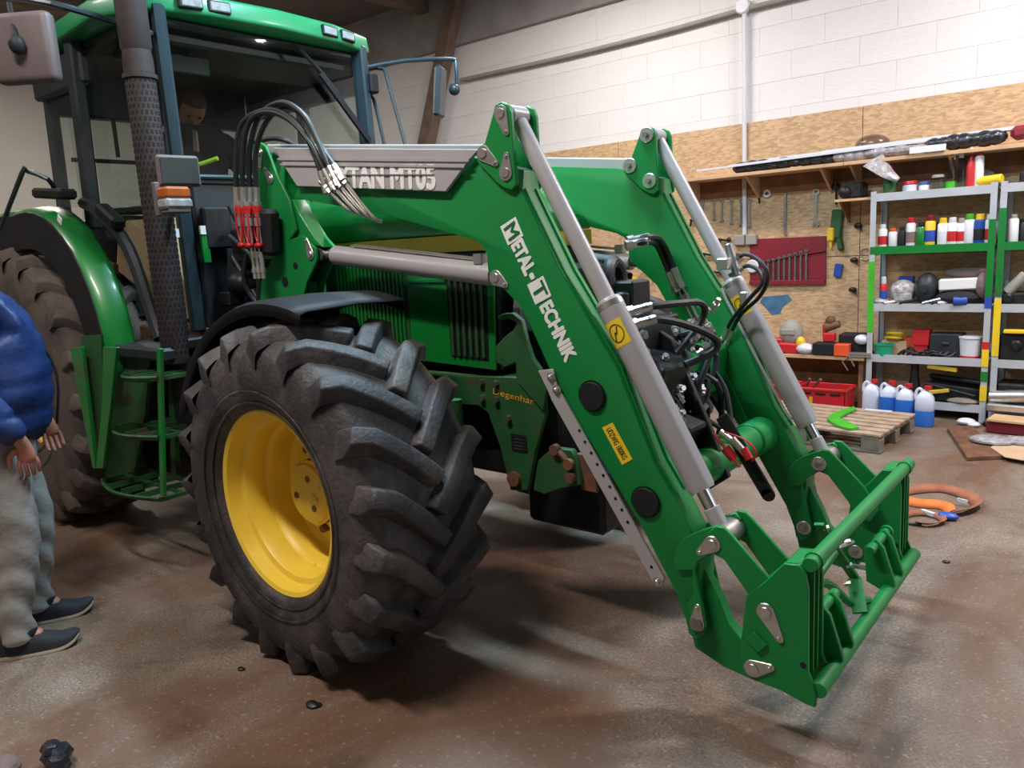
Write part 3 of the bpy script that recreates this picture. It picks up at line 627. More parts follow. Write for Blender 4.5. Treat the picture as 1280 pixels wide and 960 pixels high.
f = MB(); f.tube([(-4.083,3.62,2.819), (-3.959,3.62,2.797), (-3.921,3.62,2.731), (-3.792,3.62,2.275), (-3.77,3.62,2.202)], .012, 8, smooth=2); f.tube([(-4.176,3.6,2.68), (-4.067,3.6,2.643), (-4.029,3.6,2.566), (-3.959,3.6,2.242)], .012, 8, smooth=2); f.build('grab_rail', 'cabblue', T)
f = MB(); f.box((-4.0, 3.55, 2.70), (.08, .07, .12)); f.build('cab_marker_lamp', 'black', T, bevel=.01)
f = MB(); f.tube([(-5.741,1.82,1.834), (-5.159,1.82,2.186), (-5.152,1.85,2.205), (-5.003,1.9,2.146), (-5.064,1.95,2.098)], .014, 8, smooth=2); f.build('grab_rail', 'cabblue', T)
# rear fenders
for s, y0, y1 in ((-1, 1.82, 1.97), (1, 3.69, 3.84)):
    f = MB(); vs = []; n = 24; yo = y0 if s < 0 else y1; yi = y1 if s < 0 else y0
    A = [math.radians(165 - i * (165 - 4) / n) for i in range(n + 1)]; cx, cz, r = -5.40, .95, 1.10
    rows = ((yo + .0 * s, -.10), (yo, -.015), (yo - s * .03, .010), (yi + s * .02, .02), (yi, .02))
    def sq(a, rr):
        c_, s_ = math.cos(a), math.sin(a); e = .93 + .07 * abs(c_ * s_) * 2.4
        return (cx + (rr) * c_ * e, cz + (rr) * s_ * (.93 + .07 * abs(c_ * s_) * 2.4) + (0))
    for (yy, dr) in rows:
        for a in A:
            q = sq(a, r + dr); vs.append((q[0], yy, q[1]))
    f.add(vs, [(j * (n + 1) + i, j * (n + 1) + i + 1, (j + 1) * (n + 1) + i + 1, (j + 1) * (n + 1) + i) for j in range(4) for i in range(n)])
    o = f.build('rear_fender', 'tgreen', T, ang=40, label='green rear fender'); sm = o.modifiers.new('thick', 'SOLIDIFY'); sm.thickness = .008
    f = MB(); vs = []
    for (yy, dr) in ((yo - s * .004, -.012), (yo + s * .006, -.02), (yo + s * .006, -.24), (yo - s * .05, -.26)):
        for a in A[6:]:
            q = sq(a, r + dr); vs.append((q[0], yy, q[1]))
    m_ = n - 5; f.add(vs, [(j * m_ + i, j * m_ + i + 1, (j + 1) * m_ + i + 1, (j + 1) * m_ + i) for j in range(3) for i in range(m_ - 1)])
    o = f.build('fender_extension', 'black', T, ang=40, label='black rubber inner fender lip'); sm = o.modifiers.new('thick', 'SOLIDIFY'); sm.thickness = .006
f = MB(); f.tube([(-4.86, 2.02, 2.0), (-4.62, 2.0, 1.93), (-4.40, 2.03, 1.72), (-4.28, 2.05, 1.35), (-4.22, 2.05, 1.22)], .035, 8); f.build('door_sill_seal', 'cabblack', T)
f = MB(); f.box((-4.95, 1.90, 2.06), (.4, .1, .06), Euler((0, .1, 0))); f.box((-4.5, 2.0, 1.9), (.22, .08, .07), Euler((0, .5, 0))); f.build('fender_top_trim', 'black', T, bevel=.015)
MB().box((-4.50, 1.735, 1.885), (.05, .004, .035), Euler((0, .6, 0))).build('white_label', 'white', T)
# steps
sp = group('access_steps', T, 'green access ladder with three curved steps'); 
f = MB(); f.bar((-3.79, 1.75, .47), (-3.72, 1.80, 1.22), .035, .02, (0, 1, 0)); f.build('step_side_rail', 'tgreen', sp, bevel=.003)
f = MB(); f.bar((-4.15, 2.0, .45), (-4.0, 2.0, 1.20), .05, .03, (0, 1, 0)); f.build('step_side_rail', 'dgreen', sp, bevel=.003)
for (x0, x1, yf, z) in ((-4.46, -3.80, 1.69, .45), (-4.28, -3.77, 1.71, .77), (-4.08, -3.74, 1.73, 1.07)):
    d = group_sub = None; n = 10; L_ = x1 - x0; pts = [(x0 + L_ * i / n, yf + .05 - .075 * math.sin(PI * i / n), z) for i in range(n + 1)]
    f = MB(); f.tube(pts, .011, 6, smooth=0, ry=.02); f.bar((x0, yf + .06, z), (x0, yf + .30, z), .02, .02); f.bar((x1, yf + .06, z), (x1, yf + .30, z), .02, .02); f.bar((x0, yf + .30, z), (x1, yf + .30, z), .02, .02)
    for q in (.25, .5, .75): f.bar((x0 + L_ * q, yf + .0, z), (x0 + L_ * q, yf + .30, z), .012, .03)
    f.bar((x0, yf + .17, z), (x1, yf + .17, z), .02, .012); f.build('step_tread', 'dgreen', sp)
f = MB(); f.plate([(-4.419,1.201),(-4.016,1.183),(-4.185,0.814),(-4.441,0.43),(-4.854,0.347),(-4.64,0.769)], 1.89, 1.91); f.build('step_back_plate', 'dgreen', sp)
fp = group('side_shield', T, 'folded green side shield'); 
f = MB(); f.plate([(-4.454,1.207),(-4.306,1.222),(-4.362,0.551),(-4.404,0.545)], 1.67, 1.69); f.build('shield_edge', 'tgreen', fp, bevel=.003)
f = MB(); f.plate([(-4.409,1.269),(-4.15,1.285),(-4.36,0.541),(-4.487,0.523)], 1.715, 1.725); f.build('shield_web', 'dgreen', fp)
f = MB(); f.plate([(-4.046,1.232),(-3.895,1.234),(-4.069,0.913),(-4.269,0.565),(-4.362,0.551),(-4.15,0.948)], 1.67, 1.69); f.build('shield_edge', 'tgreen', fp, bevel=.003)
f = MB(); f.box((-4.15, 2.0, 1.17), (.70, .30, .07)); f.build('cab_sill', 'cabblack', T, bevel=.015)
f = MB(); f.box((-4.15, 2.32, .72), (1.3, .42, .72)); f.build('underbody_blocker', 'black', T, bevel=.05, seg=2)  # added black box, blocks light so the underside between the wheels stays dark
f = MB(); f.box((-4.15, 3.34, .72), (1.3, .42, .72)); f.build('underbody_blocker', 'black', T, bevel=.05, seg=2)  # same added light blocker on the far side
f = MB(); f.box((-5.2, 2.35, .75), (.5, .3, .5)); f.build('battery_box', 'dark', T, bevel=.02)
# indicator lamp and small screen on the cab's near front corner
f = group('front_indicator', T); b = MB(); b.box((-3.64, 1.93, 1.955), (.09, .13, .055)); b.build('amber_lens', 'orange', f, bevel=.012)
b = MB(); b.box((-3.64, 1.93, 1.905), (.095, .135, .05)); b.build('lamp_lens', 'lens', f, bevel=.012)
b = MB(); b.box((-3.64, 1.93, 1.87), (.08, .11, .02)); b.box((-3.71, 1.88, 1.93), (.03, .03, .16)); b.box((-3.78, 2.0, 1.90), (.24, .02, .03)); b.build('lamp_bracket', 'greyplastic', f, bevel=.005)
f = group('monitor', T); b = MB(); b.box((-3.74, 2.02, 2.07), (.03, .21, .15), Euler((0, 0, -.12))); b.build('monitor_housing', 'greyplastic', f, bevel=.012)
b = MB(); b.box((-3.722, 2.02, 2.07), (.006, .18, .12), Euler((0, 0, -.12))); b.build('monitor_glass', 'screen', f)

# ================================================================ the front loader
LD = thing('front_loader', (-1.6, 2.83, 0), 'bright green front loader with silver cylinders mounted on the tractor', 'loader')
YN, DY = 2.26, 1.05
BW = .12          # boom thickness
BOOM = [(-3.219,2.092),(-3.092,2.092),(-2.015,1.958),(-1.801,1.89),(-1.791,1.821),(-1.629,1.518),(-1.408,1.184),(-1.269,0.859),(-1.202,0.756),(-1.136,0.64),(-1.105,0.556),(-1.106,0.426),(-1.084,0.315),(-1.09,0.278),(-1.12,0.255),(-1.147,0.264),(-1.158,0.315),(-1.193,0.404),(-1.329,0.631),(-1.471,0.83),(-1.612,1.017),(-1.669,1.109),(-1.718,1.208),(-1.772,1.314),(-1.82,1.394),(-1.879,1.445),(-1.931,1.488),(-1.969,1.525),(-1.971,1.592),(-1.993,1.629),(-2.041,1.653),(-2.103,1.668),(-2.534,1.78),(-3.157,1.899),(-3.118,1.943),(-3.193,2.02)]
def teardrop(px, r, tail, tr=None):   # centre (x,z), radius, tail vector
    a0 = math.degrees(math.atan2(tail[1], tail[0])); tr = tr or r * .42
    P = rounded(px, r, a0 + 70, a0 + 290, 12); q = (px[0] + tail[0], px[1] + tail[1]); return P + rounded(q, tr, a0 - 75, a0 + 75, 6)
def pin_keeper(xz, tail, y, name='pin_keeper', r=.030):
    p = MB(); p.plate(teardrop(xz, r, tail), y - .006, y)
    o = p.build(name, 'zinc', LD, bevel=.002)
    q = MB(); q.cyl((xz[0], y - .012, xz[1]), (xz[0], y - .005, xz[1]), r * .62); q.cyl((xz[0] + tail[0] * .95, y - .013, xz[1] + tail[1] * .95), (xz[0] + tail[0] * .95, y - .005, xz[1] + tail[1] * .95), .007, seg=6); q.build('pin_head', 'zinc', o, bevel=.002)
def round_pin(xz, y, r=.036):
    p = MB(); p.cyl((xz[0], y - .008, xz[1]), (xz[0], y, xz[1]), r); o = p.build('pin_washer', 'zinc', LD, bevel=.003)
    p = MB(); p.cyl((xz[0], y - .026, xz[1]), (xz[0], y - .007, xz[1]), .013, seg=6); p.build('nut', 'steel', o)
PT, PL, PB = [(-1.842,2.088),(-1.936,1.96),(-1.834,1.881)]
P1, PA, PH, PJ = [(-1.04,0.63),(-1.107,0.324),(-0.856,0.45),(-0.897,0.244)]
PC, PM = [(-1.93,1.503),(-3.04,1.63)]
for side, y in ((0, YN), (1, YN + DY)):
    b = MB(); b.plate(BOOM, y, y + BW); b.build('boom', 'green', LD, bevel=.004, seg=2, label='long green boom arm bent at the knee' if side == 0 else None)
    # weld seam / edge bars along the front of the boom
    e = MB(); 
    for (A, B) in (((650,236),(700,340)),): pass
    fr = [(-1.791,1.821),(-1.629,1.518),(-1.408,1.184),(-1.269,0.859),(-1.202,0.756)]
    for yy in (y + .028, y + BW - .028):
        for i in range(4): e.bar((fr[i][0] + .004, yy, fr[i][1] + .002), (fr[i + 1][0] + .004, yy, fr[i + 1][1] + .002), .006, .010, (0, 1, 0))
    e.build('boom_rib', 'green', LD)
    # knee bracket plates
    for k, yy in enumerate((y - .022, y + BW + .004)):
        p = MB(); p.plate([(-1.87,2.12),(-1.839,2.129),(-1.81,2.113),(-1.798,2.084),(-1.796,1.947),(-1.789,1.837),(-1.813,1.817),(-1.85,1.829),(-1.883,1.851),(-1.971,1.932),(-1.976,1.967),(-1.958,1.985),(-1.93,1.996),(-1.888,2.081)], yy, yy + .018); p.build('knee_plate', 'green', LD, bevel=.003)
    if side == 0:
        pin_keeper(PT, (.022, -.068), y - .022); pin_keeper(PL, (.058, -.042), y - .022); pin_keeper(PB, (.008, .06), y - .022)
        pin_keeper(PC, (.048, -.028), y, r=.03)
    else:
        for q in (PT, PL, PB): round_pin(q, y - .022)
    p = MB()
    for q in (PT, PL, PB): p.cyl((q[0], y - .02, q[1]), (q[0], y + BW + .035, q[1]), .022)
    p.build('knee_pin', 'steel', LD)
    # levelling rod along the boom top
    p = MB(); m0 = [(-3.391,2.145)][0]; p.bar((m0[0], y + .06, m0[1] + .0), (PL[0] - .02, y + .06, PL[1] + .012), .055, .045, (0, 1, 0)); p.cyl((PL[0], y + .03, PL[1]), (PL[0], y + .09, PL[1]), .035)
    p.build('levelling_rod', 'silver', LD, bevel=.006)
    # tilt cylinder
    cy_ = y + .06; T_ = Vector((PT[0], cy_, PT[1])); R_ = Vector((P1[0], cy_, P1[1])); d = (R_ - T_).normalized()
    L1 = .50 * (R_ - T_).length
    c = group('tilt_cylinder', LD, 'silver tilt cylinder of the near boom arm' if side == 0 else 'silver tilt cylinder of the far boom arm')
    p = MB(); p.cyl((T_.x, cy_ - .045, T_.z), (T_.x, cy_ + .045, T_.z), .034); p.cyl(T_ + d * .03, T_ + d * .79, .031, seg=28); p.build('upper_tube', 'silver', c, bevel=.002)
    p = MB(); p.lathe([(.031, 0), (.044, .004), (.0495, .018), (.0495, .05), (.048, .06), (.048, .715), (.044, .735), (.001, .735)], T_ + d * .765, d, 32); p.build('barrel', 'silver', c)
    p = MB(); p.lathe([(.0502, 0), (.0502, .02)], T_ + d * .782, d, 32); p.build('collar', 'zinc', c)
    p = MB(); p.cyl(T_ + d * 1.48, R_ - d * .02, .024, seg=24); p.build('rod', 'chrome', c)
    p = MB(); p.cyl((R_.x, cy_ - .028, R_.z), (R_.x, cy_ + .028, R_.z), .038); p.cyl(R_ - d * .10, R_ - d * .02, .029); p.build('rod_eye', 'silver', c, bevel=.003)
    if side == 1:
        n_ = Vector((-.78, -.55, -.3)); n_ = (n_ - d * n_.dot(d)).normalized(); p = MB(); p.tube([T_ + d * .80 + n_ * .05, T_ + d * .84 + n_ * .062, T_ + d * 1.40 + n_ * .062, T_ + d * 1.44 + n_ * .048], .007, 8, smooth=2); p.build('oil_pipe', 'silver', c)
    # lift cylinder
    A_ = Vector((PC[0] + .01, cy_, PC[1])); B_ = Vector((PM[0], cy_, PM[1])); d2 = (A_ - B_).normalized()
    c = group('lift_cylinder', LD, 'silver lift cylinder beside the hood' if side == 0 else None)
    p = MB(); p.lathe([(.001, 0), (.036, .0), (.045, .012), (.045, .965), (.042, .985), (.001, .985)], B_ + d2 * .075, d2, 32); p.build('barrel', 'silver', c)
    p = MB(); p.cyl((B_.x, cy_ - .035, B_.z), (B_.x, cy_ + .035, B_.z), .03); p.cyl(B_, B_ + d2 * .09, .026); p.cyl((A_.x, cy_ - .035, A_.z), (A_.x, cy_ + .035, A_.z), .03); p.cyl(A_, A_ - d2 * .07, .026); p.build('cylinder_eye', 'steel', c)
    up = Vector((0, -.2, 1)).normalized()
    p = MB(); p.tube([B_ + d2 * .22 + up * .04, B_ + d2 * .25 + up * .058, B_ + d2 * .6 + up * .058, B_ + d2 * .98 + up * .058], .007, 8, smooth=2); p.box(B_ + d2 * 1.0 + up * .06, (.04, .04, .04)); p.build('oil_pipe', 'zinc', c)
    # silver side cover with the raised lettering (near arm)
    if side == 0:
        cv = group('side_cover', LD, 'silver folded cover with raised pale lettering')
        p = MB(); p.plate([(-3.235,2.134),(-1.952,1.977),(-2.007,1.942),(-2.138,1.839),(-3.085,1.944),(-3.179,2.054)], y - .028, y - .012); p.build('cover_sheet', 'silver', cv, bevel=.003)
        a, b2 = [(-3.206,2.079),(-2.003,1.942)]; p = MB(); p.bar((a[0], y - .030, a[1]), (b2[0], y - .030, b2[1]), .010, .008, (0, 1, 0)); 
        a, b2 = [(-3.186,2.052),(-2.025,1.922)]; p.bar((a[0], y - .032, a[1]), (b2[0], y - .032, b2[1]), .008, .008, (0, 1, 0)); p.build('cover_fold', 'silver', cv)
        p = MB(); p.slab([(-3.21, y - .03), (-1.99, y - .03), (-1.99, y + .10), (-3.21, y + .10)], 0, .006)
        o0, o1 = [(-2.838,2.23,1.915),(-2.191,2.23,1.852)]; w = Vector(o1) - Vector(o0)
        text('TYTAN MT05', (o0[0], y - .0285, o0[2] + .004), w, (0.05, 0, 1), .088, w.length, 'decal', 'raised_lettering', cv, depth=.003, fat=.005)
        q0 = Vector(o0) + Vector((0, 0, .088 * .66)); q1 = Vector(o1) + Vector((0, 0, .088 * .66)); p = MB(); p.bar((q0.x, y - .0335, q0.z), (q1.x, y - .0335, q1.z), .003, .007, (0, 1, 0)); p.build('letter_groove', 'silver', cv)
    # mast
    ms = group('mast', LD, 'green loader mast behind the hood' if side == 0 else None)
    MAST = [(-3.453,2.158),(-3.435,2.178),(-3.386,2.18),(-3.344,2.156),(-3.305,2.077),(-3.261,1.994),(-3.195,1.891),(-3.161,1.75),(-3.227,1.704),(-3.121,1.725),(-3.027,1.658),(-3.03,1.598),(-3.12,1.502),(-3.176,1.394),(-3.539,1.392),(-3.501,1.515),(-3.372,1.64),(-3.343,1.725),(-3.351,1.791),(-3.418,1.838),(-3.433,1.902),(-3.448,2.004)]
    for yy in (y + .0, y + .10):
        p = MB(); p.plate(MAST, yy, yy + .016); p.build('mast_plate', 'green', ms, bevel=.003)
    p = MB(); p.plate([(-3.232,1.887),(-3.201,1.732),(-3.132,1.687),(-2.994,1.659),(-3.054,1.706),(-3.148,1.82),(-3.199,1.895)], y + .02, y + .10); p.build('mast_gusset', 'green', ms, bevel=.003)
    p = MB(); p.plate([(-3.40, .75), (-3.18, .75), (-3.18, 1.5), (-3.40, 1.5)], y + .05, y + .16); p.build('mast_foot', 'green', ms, bevel=.006)
    p = MB(); p.box((-3.36, y + .06, 1.85), (.04, .10, .55), Euler((0, .05, 0))); p.build('mast_web', 'green', ms)
    if side == 0:
        a, b2, c2 = [(-3.388,2.127),(-3.325,2),(-3.067,1.63)]
        pin_keeper(a, (-.01, -.07), y, r=.024); pin_keeper(b2, (-.035, .05), y, r=.024); pin_keeper(c2, (-.02, .07), y, r=.026)
        p = MB(); h_ = [(-3.196,1.581),(-3.294,1.505)]
        p.cyl((h_[0][0], y - .003, h_[0][1]), (h_[0][0], y + .001, h_[0][1]), .016); p.cyl((h_[1][0], y - .003, h_[1][1]), (h_[1][0], y + .001, h_[1][1]), .024); p.build('mast_hole', 'black', ms)
    # lower end: crescent reinforcement, foot, links
    p = MB(); p.plate([(-1.031,0.689),(-1.011,0.671),(-1.017,0.637),(-1.04,0.593),(-1.082,0.564),(-1.1,0.552),(-1.115,0.514),(-1.096,0.427),(-1.073,0.326),(-1.083,0.288),(-1.115,0.264),(-1.142,0.279),(-1.132,0.341),(-1.149,0.381),(-1.119,0.427),(-1.124,0.512),(-1.183,0.498),(-1.192,0.531),(-1.182,0.574),(-1.16,0.613),(-1.122,0.643),(-1.07,0.671)], y - .016, y - .001); p.build('crescent_link', 'green', LD, bevel=.003)
    p = MB(); p.plate([(-1.031,0.689),(-1.011,0.671),(-1.017,0.637),(-1.04,0.593),(-1.082,0.564),(-1.1,0.552),(-1.115,0.514),(-1.096,0.427),(-1.073,0.326),(-1.083,0.288),(-1.115,0.264),(-1.142,0.279),(-1.132,0.341),(-1.149,0.381),(-1.119,0.427),(-1.124,0.512),(-1.183,0.498),(-1.192,0.531),(-1.182,0.574),(-1.16,0.613),(-1.122,0.643),(-1.07,0.671)], y + BW + .001, y + BW + .015); p.build('crescent_link', 'green', LD, bevel=.003)
    p = MB(); p.plate([(-1.152,0.515),(-1.116,0.523),(-1.05,0.399),(-1.019,0.325),(-0.968,0.276),(-0.886,0.243),(-0.891,0.172),(-0.924,0.144),(-1.037,0.16),(-1.144,0.199),(-1.161,0.273)], y + .035, y + .085); p.build('boom_foot', 'green', LD, bevel=.004)
    for yy in (y - .034, y + BW + .016):
        p = MB(); p.plate([(-1.057,0.665),(-1.029,0.693),(-1.001,0.693),(-0.98,0.675),(-0.859,0.557),(-0.796,0.466),(-0.83,0.408),(-0.882,0.415),(-0.921,0.484),(-1.002,0.583),(-1.043,0.596),(-1.063,0.62)], yy, yy + .016); p.build('tilt_link', 'green', LD, bevel=.003)
    p = MB()
    for q in (P1, PA): p.cyl((q[0], y - .03, q[1]), (q[0], y + BW + .03, q[1]), .022)
    p.cyl((P1[0], y - .012, P1[1]), (P1[0], y + BW + .012, P1[1]), .044); p.build('link_pin', 'steel', LD)
    if side == 0:
        pin_keeper(P1, (-.045, -.038), y - .034, r=.028); pin_keeper(PA, (.004, .062), y - .016, r=.027)
    else:
        round_pin(P1, y - .034, .032); round_pin(PA, y - .016, .032)
# hitch frame
HF = group('hitch_frame', LD, 'green quick-attach frame with round top and bottom bars')
HP = [(-0.859,0.551),(-0.802,0.623),(-0.756,0.628),(-0.739,0.607),(-0.728,0.555),(-0.725,0.284),(-0.699,0.219),(-0.701,0.175),(-0.726,0.175),(-0.808,0.195),(-0.897,0.201),(-0.935,0.22),(-0.94,0.315),(-0.921,0.484)]
for side, y in ((0, YN - .05), (1, YN + DY + .02)):
    p = MB(); p.plate(HP, y, y + .018); p.build('side_plate', 'green', HF, bevel=.003)
    p = MB(); p.plate([(a, b) for a, b in HP], y + .135, y + .150); p.build('side_plate', 'green', HF, bevel=.003)
    p = MB(); xf = [(-0.728,0.555),(-0.725,0.284),(-0.702,0.221)]
    p.bar((xf[0][0] - .012, y + .075, xf[0][1] + .05), (xf[1][0] - .012, y + .075, xf[1][1]), .016, .14, (0, 1, 0)) if False else None
    xa = xf[0][0]
    p.box((xa - .03, y + .078, (xf[0][1] + xf[1][1]) / 2 + .02), (.012, .13, abs(xf[0][1] - xf[1][1]) + .10))
    p.box((xa - .01, y + .045, (xf[0][1] + xf[1][1]) / 2 + .01), (.03, .008, abs(xf[0][1] - xf[1][1]) + .06)); p.box((xa - .01, y + .085, (xf[0][1] + xf[1][1]) / 2 + .01), (.03, .008, abs(xf[0][1] - xf[1][1]) + .06))
    p.build('channel_face', 'green', HF)
    t0 = [(-0.802,0.623),(-0.756,0.628),(-0.739,0.607)]; p = MB(); p.plate([t0[0], t0[1], (t0[1][0] + .004, t0[1][1] - .012), (t0[0][0] + .004, t0[0][1] - .012)], y + .001, y + .149); p.build('hook_cap', 'green', HF, bevel=.004)
    p = MB(); q = [(-0.759,0.294)][0]; p.cyl((q[0] + .02, y - .002, q[1] + .012), (q[0] + .02, y + .004, q[1] + .012), .010, seg=10); p.build('drain_hole', 'black', HF)
    if side == 0:
        pin_keeper(PH, (.045, -.078), y, r=.030); pin_keeper(PJ, (.058, .022), y, r=.030)
        p = MB(); q = [(-0.884,0.342)][0]; p.box((q[0], y - .006, q[1]), (.055, .012, .045), Euler((0, .7, 0))); p.build('stop_block', 'green', HF, bevel=.003)
    else:
        round_pin(PH, y, .030); round_pin(PJ, y, .030)
hx, hz = [(-0.734,0.628)][0]; lx, lz = [(-0.688,0.229)][0]
p = MB(); p.cyl((hx + .005, YN - .035, hz), (hx + .005, YN + DY + .15, hz), .024, seg=24); p.build('top_bar', 'green', HF, bevel=.003)
p = MB(); p.cyl((hx + .005, YN + .0, hz), (hx + .005, YN + .03, hz), .029); p.cyl((hx + .005, YN + DY + .06, hz), (hx + .005, YN + DY + .09, hz), .029); p.build('bar_collar', 'green', HF)
p = MB(); p.cyl((lx - .01, YN - .04, lz), (lx - .01, YN + DY + .16, lz), .026, seg=24); p.build('bottom_bar', 'green', HF, bevel=.003)
for yy in (YN + .13, YN + .24, YN + .78, YN + .90):
    p = MB(); p.plate([(lx - .09, lz + .02), (lx - .10, lz + .16), (lx - .06, lz + .20), (lx - .03, lz + .17), (lx + .015, lz + .03), (lx, lz - .02)], yy, yy + .02); p.build('lug_plate', 'green', HF, bevel=.003)
p = MB(); p.cyl((lx - .065, YN + .08, lz + .17), (lx - .065, YN + .30, lz + .17), .018, seg=14); p.cyl((lx - .065, YN + .72, lz + .17), (lx - .065, YN + .96, lz + .17), .018, seg=14); p.cyl((lx - .065, YN + .955, lz + .17), (lx - .065, YN + .97, lz + .17), .026, seg=14); p.build('locking_pin', 'green', HF)
lv = group('locking_lever', LD, 'green locking linkage bars inside the hitch frame')
p = MB(); p.bar((lx - .16, YN + .42, lz + .36), (lx - .08, YN + .60, lz + .10), .012, .036, (1, 0, 0)); p.tube([(lx - .12, YN + .15, lz + .23), (lx - .11, YN + .36, lz + .17), (lx - .07, YN + .50, lz + .05), (lx - .04, YN + .62, lz + .02)], .016, 8); p.bar((lx - .08, YN + .58, lz + .11), (lx - .03, YN + .48, lz + .03), .012, .05, (1, 0, 0)); p.cyl((lx - .13, YN + .30, lz + .20), (lx - .12, YN + .48, lz + .24), .013, seg=10); p.build('lever_bar', 'green', lv)
p = MB()
for q in ((lx - .15, YN + .44, lz + .34), (lx - .125, YN + .50, lz + .25), (lx - .10, YN + .55, lz + .17), (lx - .09, YN + .50, lz + .12), (lx - .12, YN + .60, lz + .24)): p.cyl((q[0], q[1] - .006, q[2]), (q[0] + .02, q[1], q[2] + .006), .010, seg=6)
p.cyl((lx - .12, YN + .50, lz + .25), (lx - .11, YN + .66, lz + .22), .008, seg=8); p.build('lever_bolt', 'zinc', lv)
p = MB(); p.bar((-0.856,3.02,0.31), (-0.786,3.12,0.269), .03, .012); p.build('bright_flat_bar', 'zinc', lv, label='bright metal flat bar')
# cross tube and cross box between the arms
cx, cz = -1.275, .755
p = MB(); p.cyl((cx - .03, YN + BW, cz - .03), (cx - .03, YN + DY, cz - .03), .070, seg=32); p.build('cross_tube', 'green', LD)
p = MB(); p.cyl((cx - .03, YN + BW, cz - .03), (cx - .03, YN + BW + .12, cz - .03), .079, seg=32); p.cyl((cx - .03, YN + DY - .16, cz - .03), (cx - .03, YN + DY, cz - .03), .079, seg=32); p.build('tube_sleeve', 'green', LD, bevel=.006)
p = MB(); bx = (-1.66, 1.12)
p.plate([(bx[0], bx[1]), (bx[0] + .16, bx[1] + .02), (bx[0] + .20, bx[1] - .01), (bx[0] + .17, bx[1] - .20), (bx[0] - .0, bx[1] - .22)], YN + BW, YN + DY); p.build('cross_box', 'green', LD, bevel=.006)
for sg, yv in ((1, YN + BW), (-1, YN + DY)):
    p = MB(); p.plate([(bx[0] + .02, bx[1] + .10), (bx[0] + .15, bx[1] - .05), (bx[0] + .33, bx[1] - .42), (bx[0] + .12, bx[1] - .25)], yv - .008 if sg < 0 else yv, yv + .008 if sg > 0 else yv); p.build('corner_gusset', 'green', LD, bevel=.002)
# hose tray / valve block and hoses on the cross box
vb = group('valve_block', LD, 'dark hydraulic valve block with steel fittings'); p = MB(); p.plate([(-1.60, 1.30), (-1.46, 1.22), (-1.30, .88), (-1.22, .68), (-1.30, .62), (-1.50, .80), (-1.62, 1.1)], YN + .50, YN + .53); p.build('valve_bracket', 'dark', vb, bevel=.004); p = MB(); p.box((-1.50, YN + .40, 1.02), (.16, .22, .30), Euler((0, .35, 0))); p.box((-1.40, YN + .46, .84), (.12, .2, .18), Euler((0, .5, 0))); p.build('valve_spool', 'dark', vb, bevel=.01); p = MB()
p.box((-1.58, YN + .50, 1.24), (.14, .34, .13)); p.box((-1.60, YN + .42, 1.38), (.12, .14, .16)); p.cyl((-1.58, YN + .34, 1.33), (-1.58, YN + .34, 1.42), .03, seg=12); p.box((-1.46, YN + .55, .98), (.10, .30, .12)); p.box((-1.42, YN + .62, .86), (.06, .26, .05), Euler((0, .5, .2))); p.build('valve_body', 'dark', vb, bevel=.008)
p = MB(); rr = random.Random(4)
for i in range(44):
    x, y, z = -1.60 + rr.random() * .26, YN + .28 + rr.random() * .46, .92 + rr.random() * .42
    d = Vector((rr.uniform(-.3, 1), rr.uniform(-1, .4), rr.uniform(-1, .5))).normalized() * rr.uniform(.04, .09)
    a = Vector((x, y, z)); p.cyl(a, a + d, .011, seg=6); p.cyl(a + d * .4, a + d * .65, .016, seg=6)
o = p.build('hydraulic_fitting', 'zinc', vb, whole=True); o['kind'] = 'stuff'
p = MB()
for i in range(22):
    y0 = YN + .30 + rr.random() * .5; z0 = 1.22 - rr.random() * .25
    p.tube([(-1.60 + rr.random() * .1, y0, z0), (-1.50 + rr.random() * .12, y0 + rr.uniform(-.1, .12), z0 - .10 + rr.random() * .15), (-1.50 + rr.random() * .12, y0 + rr.uniform(-.12, .12), z0 - .26), (-1.55 + rr.random() * .1, y0 + rr.uniform(-.1, .1), z0 - .45)], .013, 7)
o = p.build('hose_bundle', 'hose', vb, whole=True); o['kind'] = 'stuff'
p = MB(); p.tube([(-1.44, YN + .40, 1.05), (-1.38, YN + .5, .85), (-1.32, YN + .72, .80), (-1.36, YN + .80, .95), (-1.42, YN + .80, 1.05)], .012, 8); p.tube([(-1.50, YN + .45, .98), (-1.45, YN + .52, .72), (-1.36, YN + .68, .66), (-1.32, YN + .8, .76)], .014, 8); p.build('hose_loop', 'hose', vb)
p = MB(); p.lathe([(.075 + .026 * math.cos(a), .026 * math.sin(a)) for a in [i * PI / 5 for i in range(10)]], (-1.66, YN + .42, 1.46), (1, .2, .1), 28, close=True); p.build('rubber_ring', 'hose', vb)
# two looping hoses to the far arm
def hose(pts, r=.012, fit=True, ends=2, name='hydraulic_hose', m_='hose'):
    g_ = group(name, LD); q = MB(); q.tube(pts, r, 8, smooth=6); q.build('hose_line', m_, g_)
    if fit:
        q = MB(); a, b_ = Vector(pts[0]), Vector(pts[1]); d = (b_ - a).normalized(); q.cyl(a - d * .03, a + d * .06, r * 1.25, seg=10); q.cyl(a - d * .04, a - d * .01, r * 1.6, seg=6)
        if ends == 2: a, b_ = Vector(pts[-1]), Vector(pts[-2]); d = (b_ - a).normalized(); q.cyl(a - d * .03, a + d * .06, r * 1.25, seg=10); q.cyl(a - d * .04, a - d * .01, r * 1.6, seg=6)
        q.build('crimp_fitting', 'zinc', g_)
    return g_
hose([(-1.463,2.5,1.359), (-1.418,2.54,1.371), (-1.366,2.66,1.372), (-1.343,2.76,1.366), (-1.332,2.8,1.337), (-1.35,2.8,1.287), (-1.378,2.76,1.228), (-1.414,2.72,1.169)], .014, ends=1)
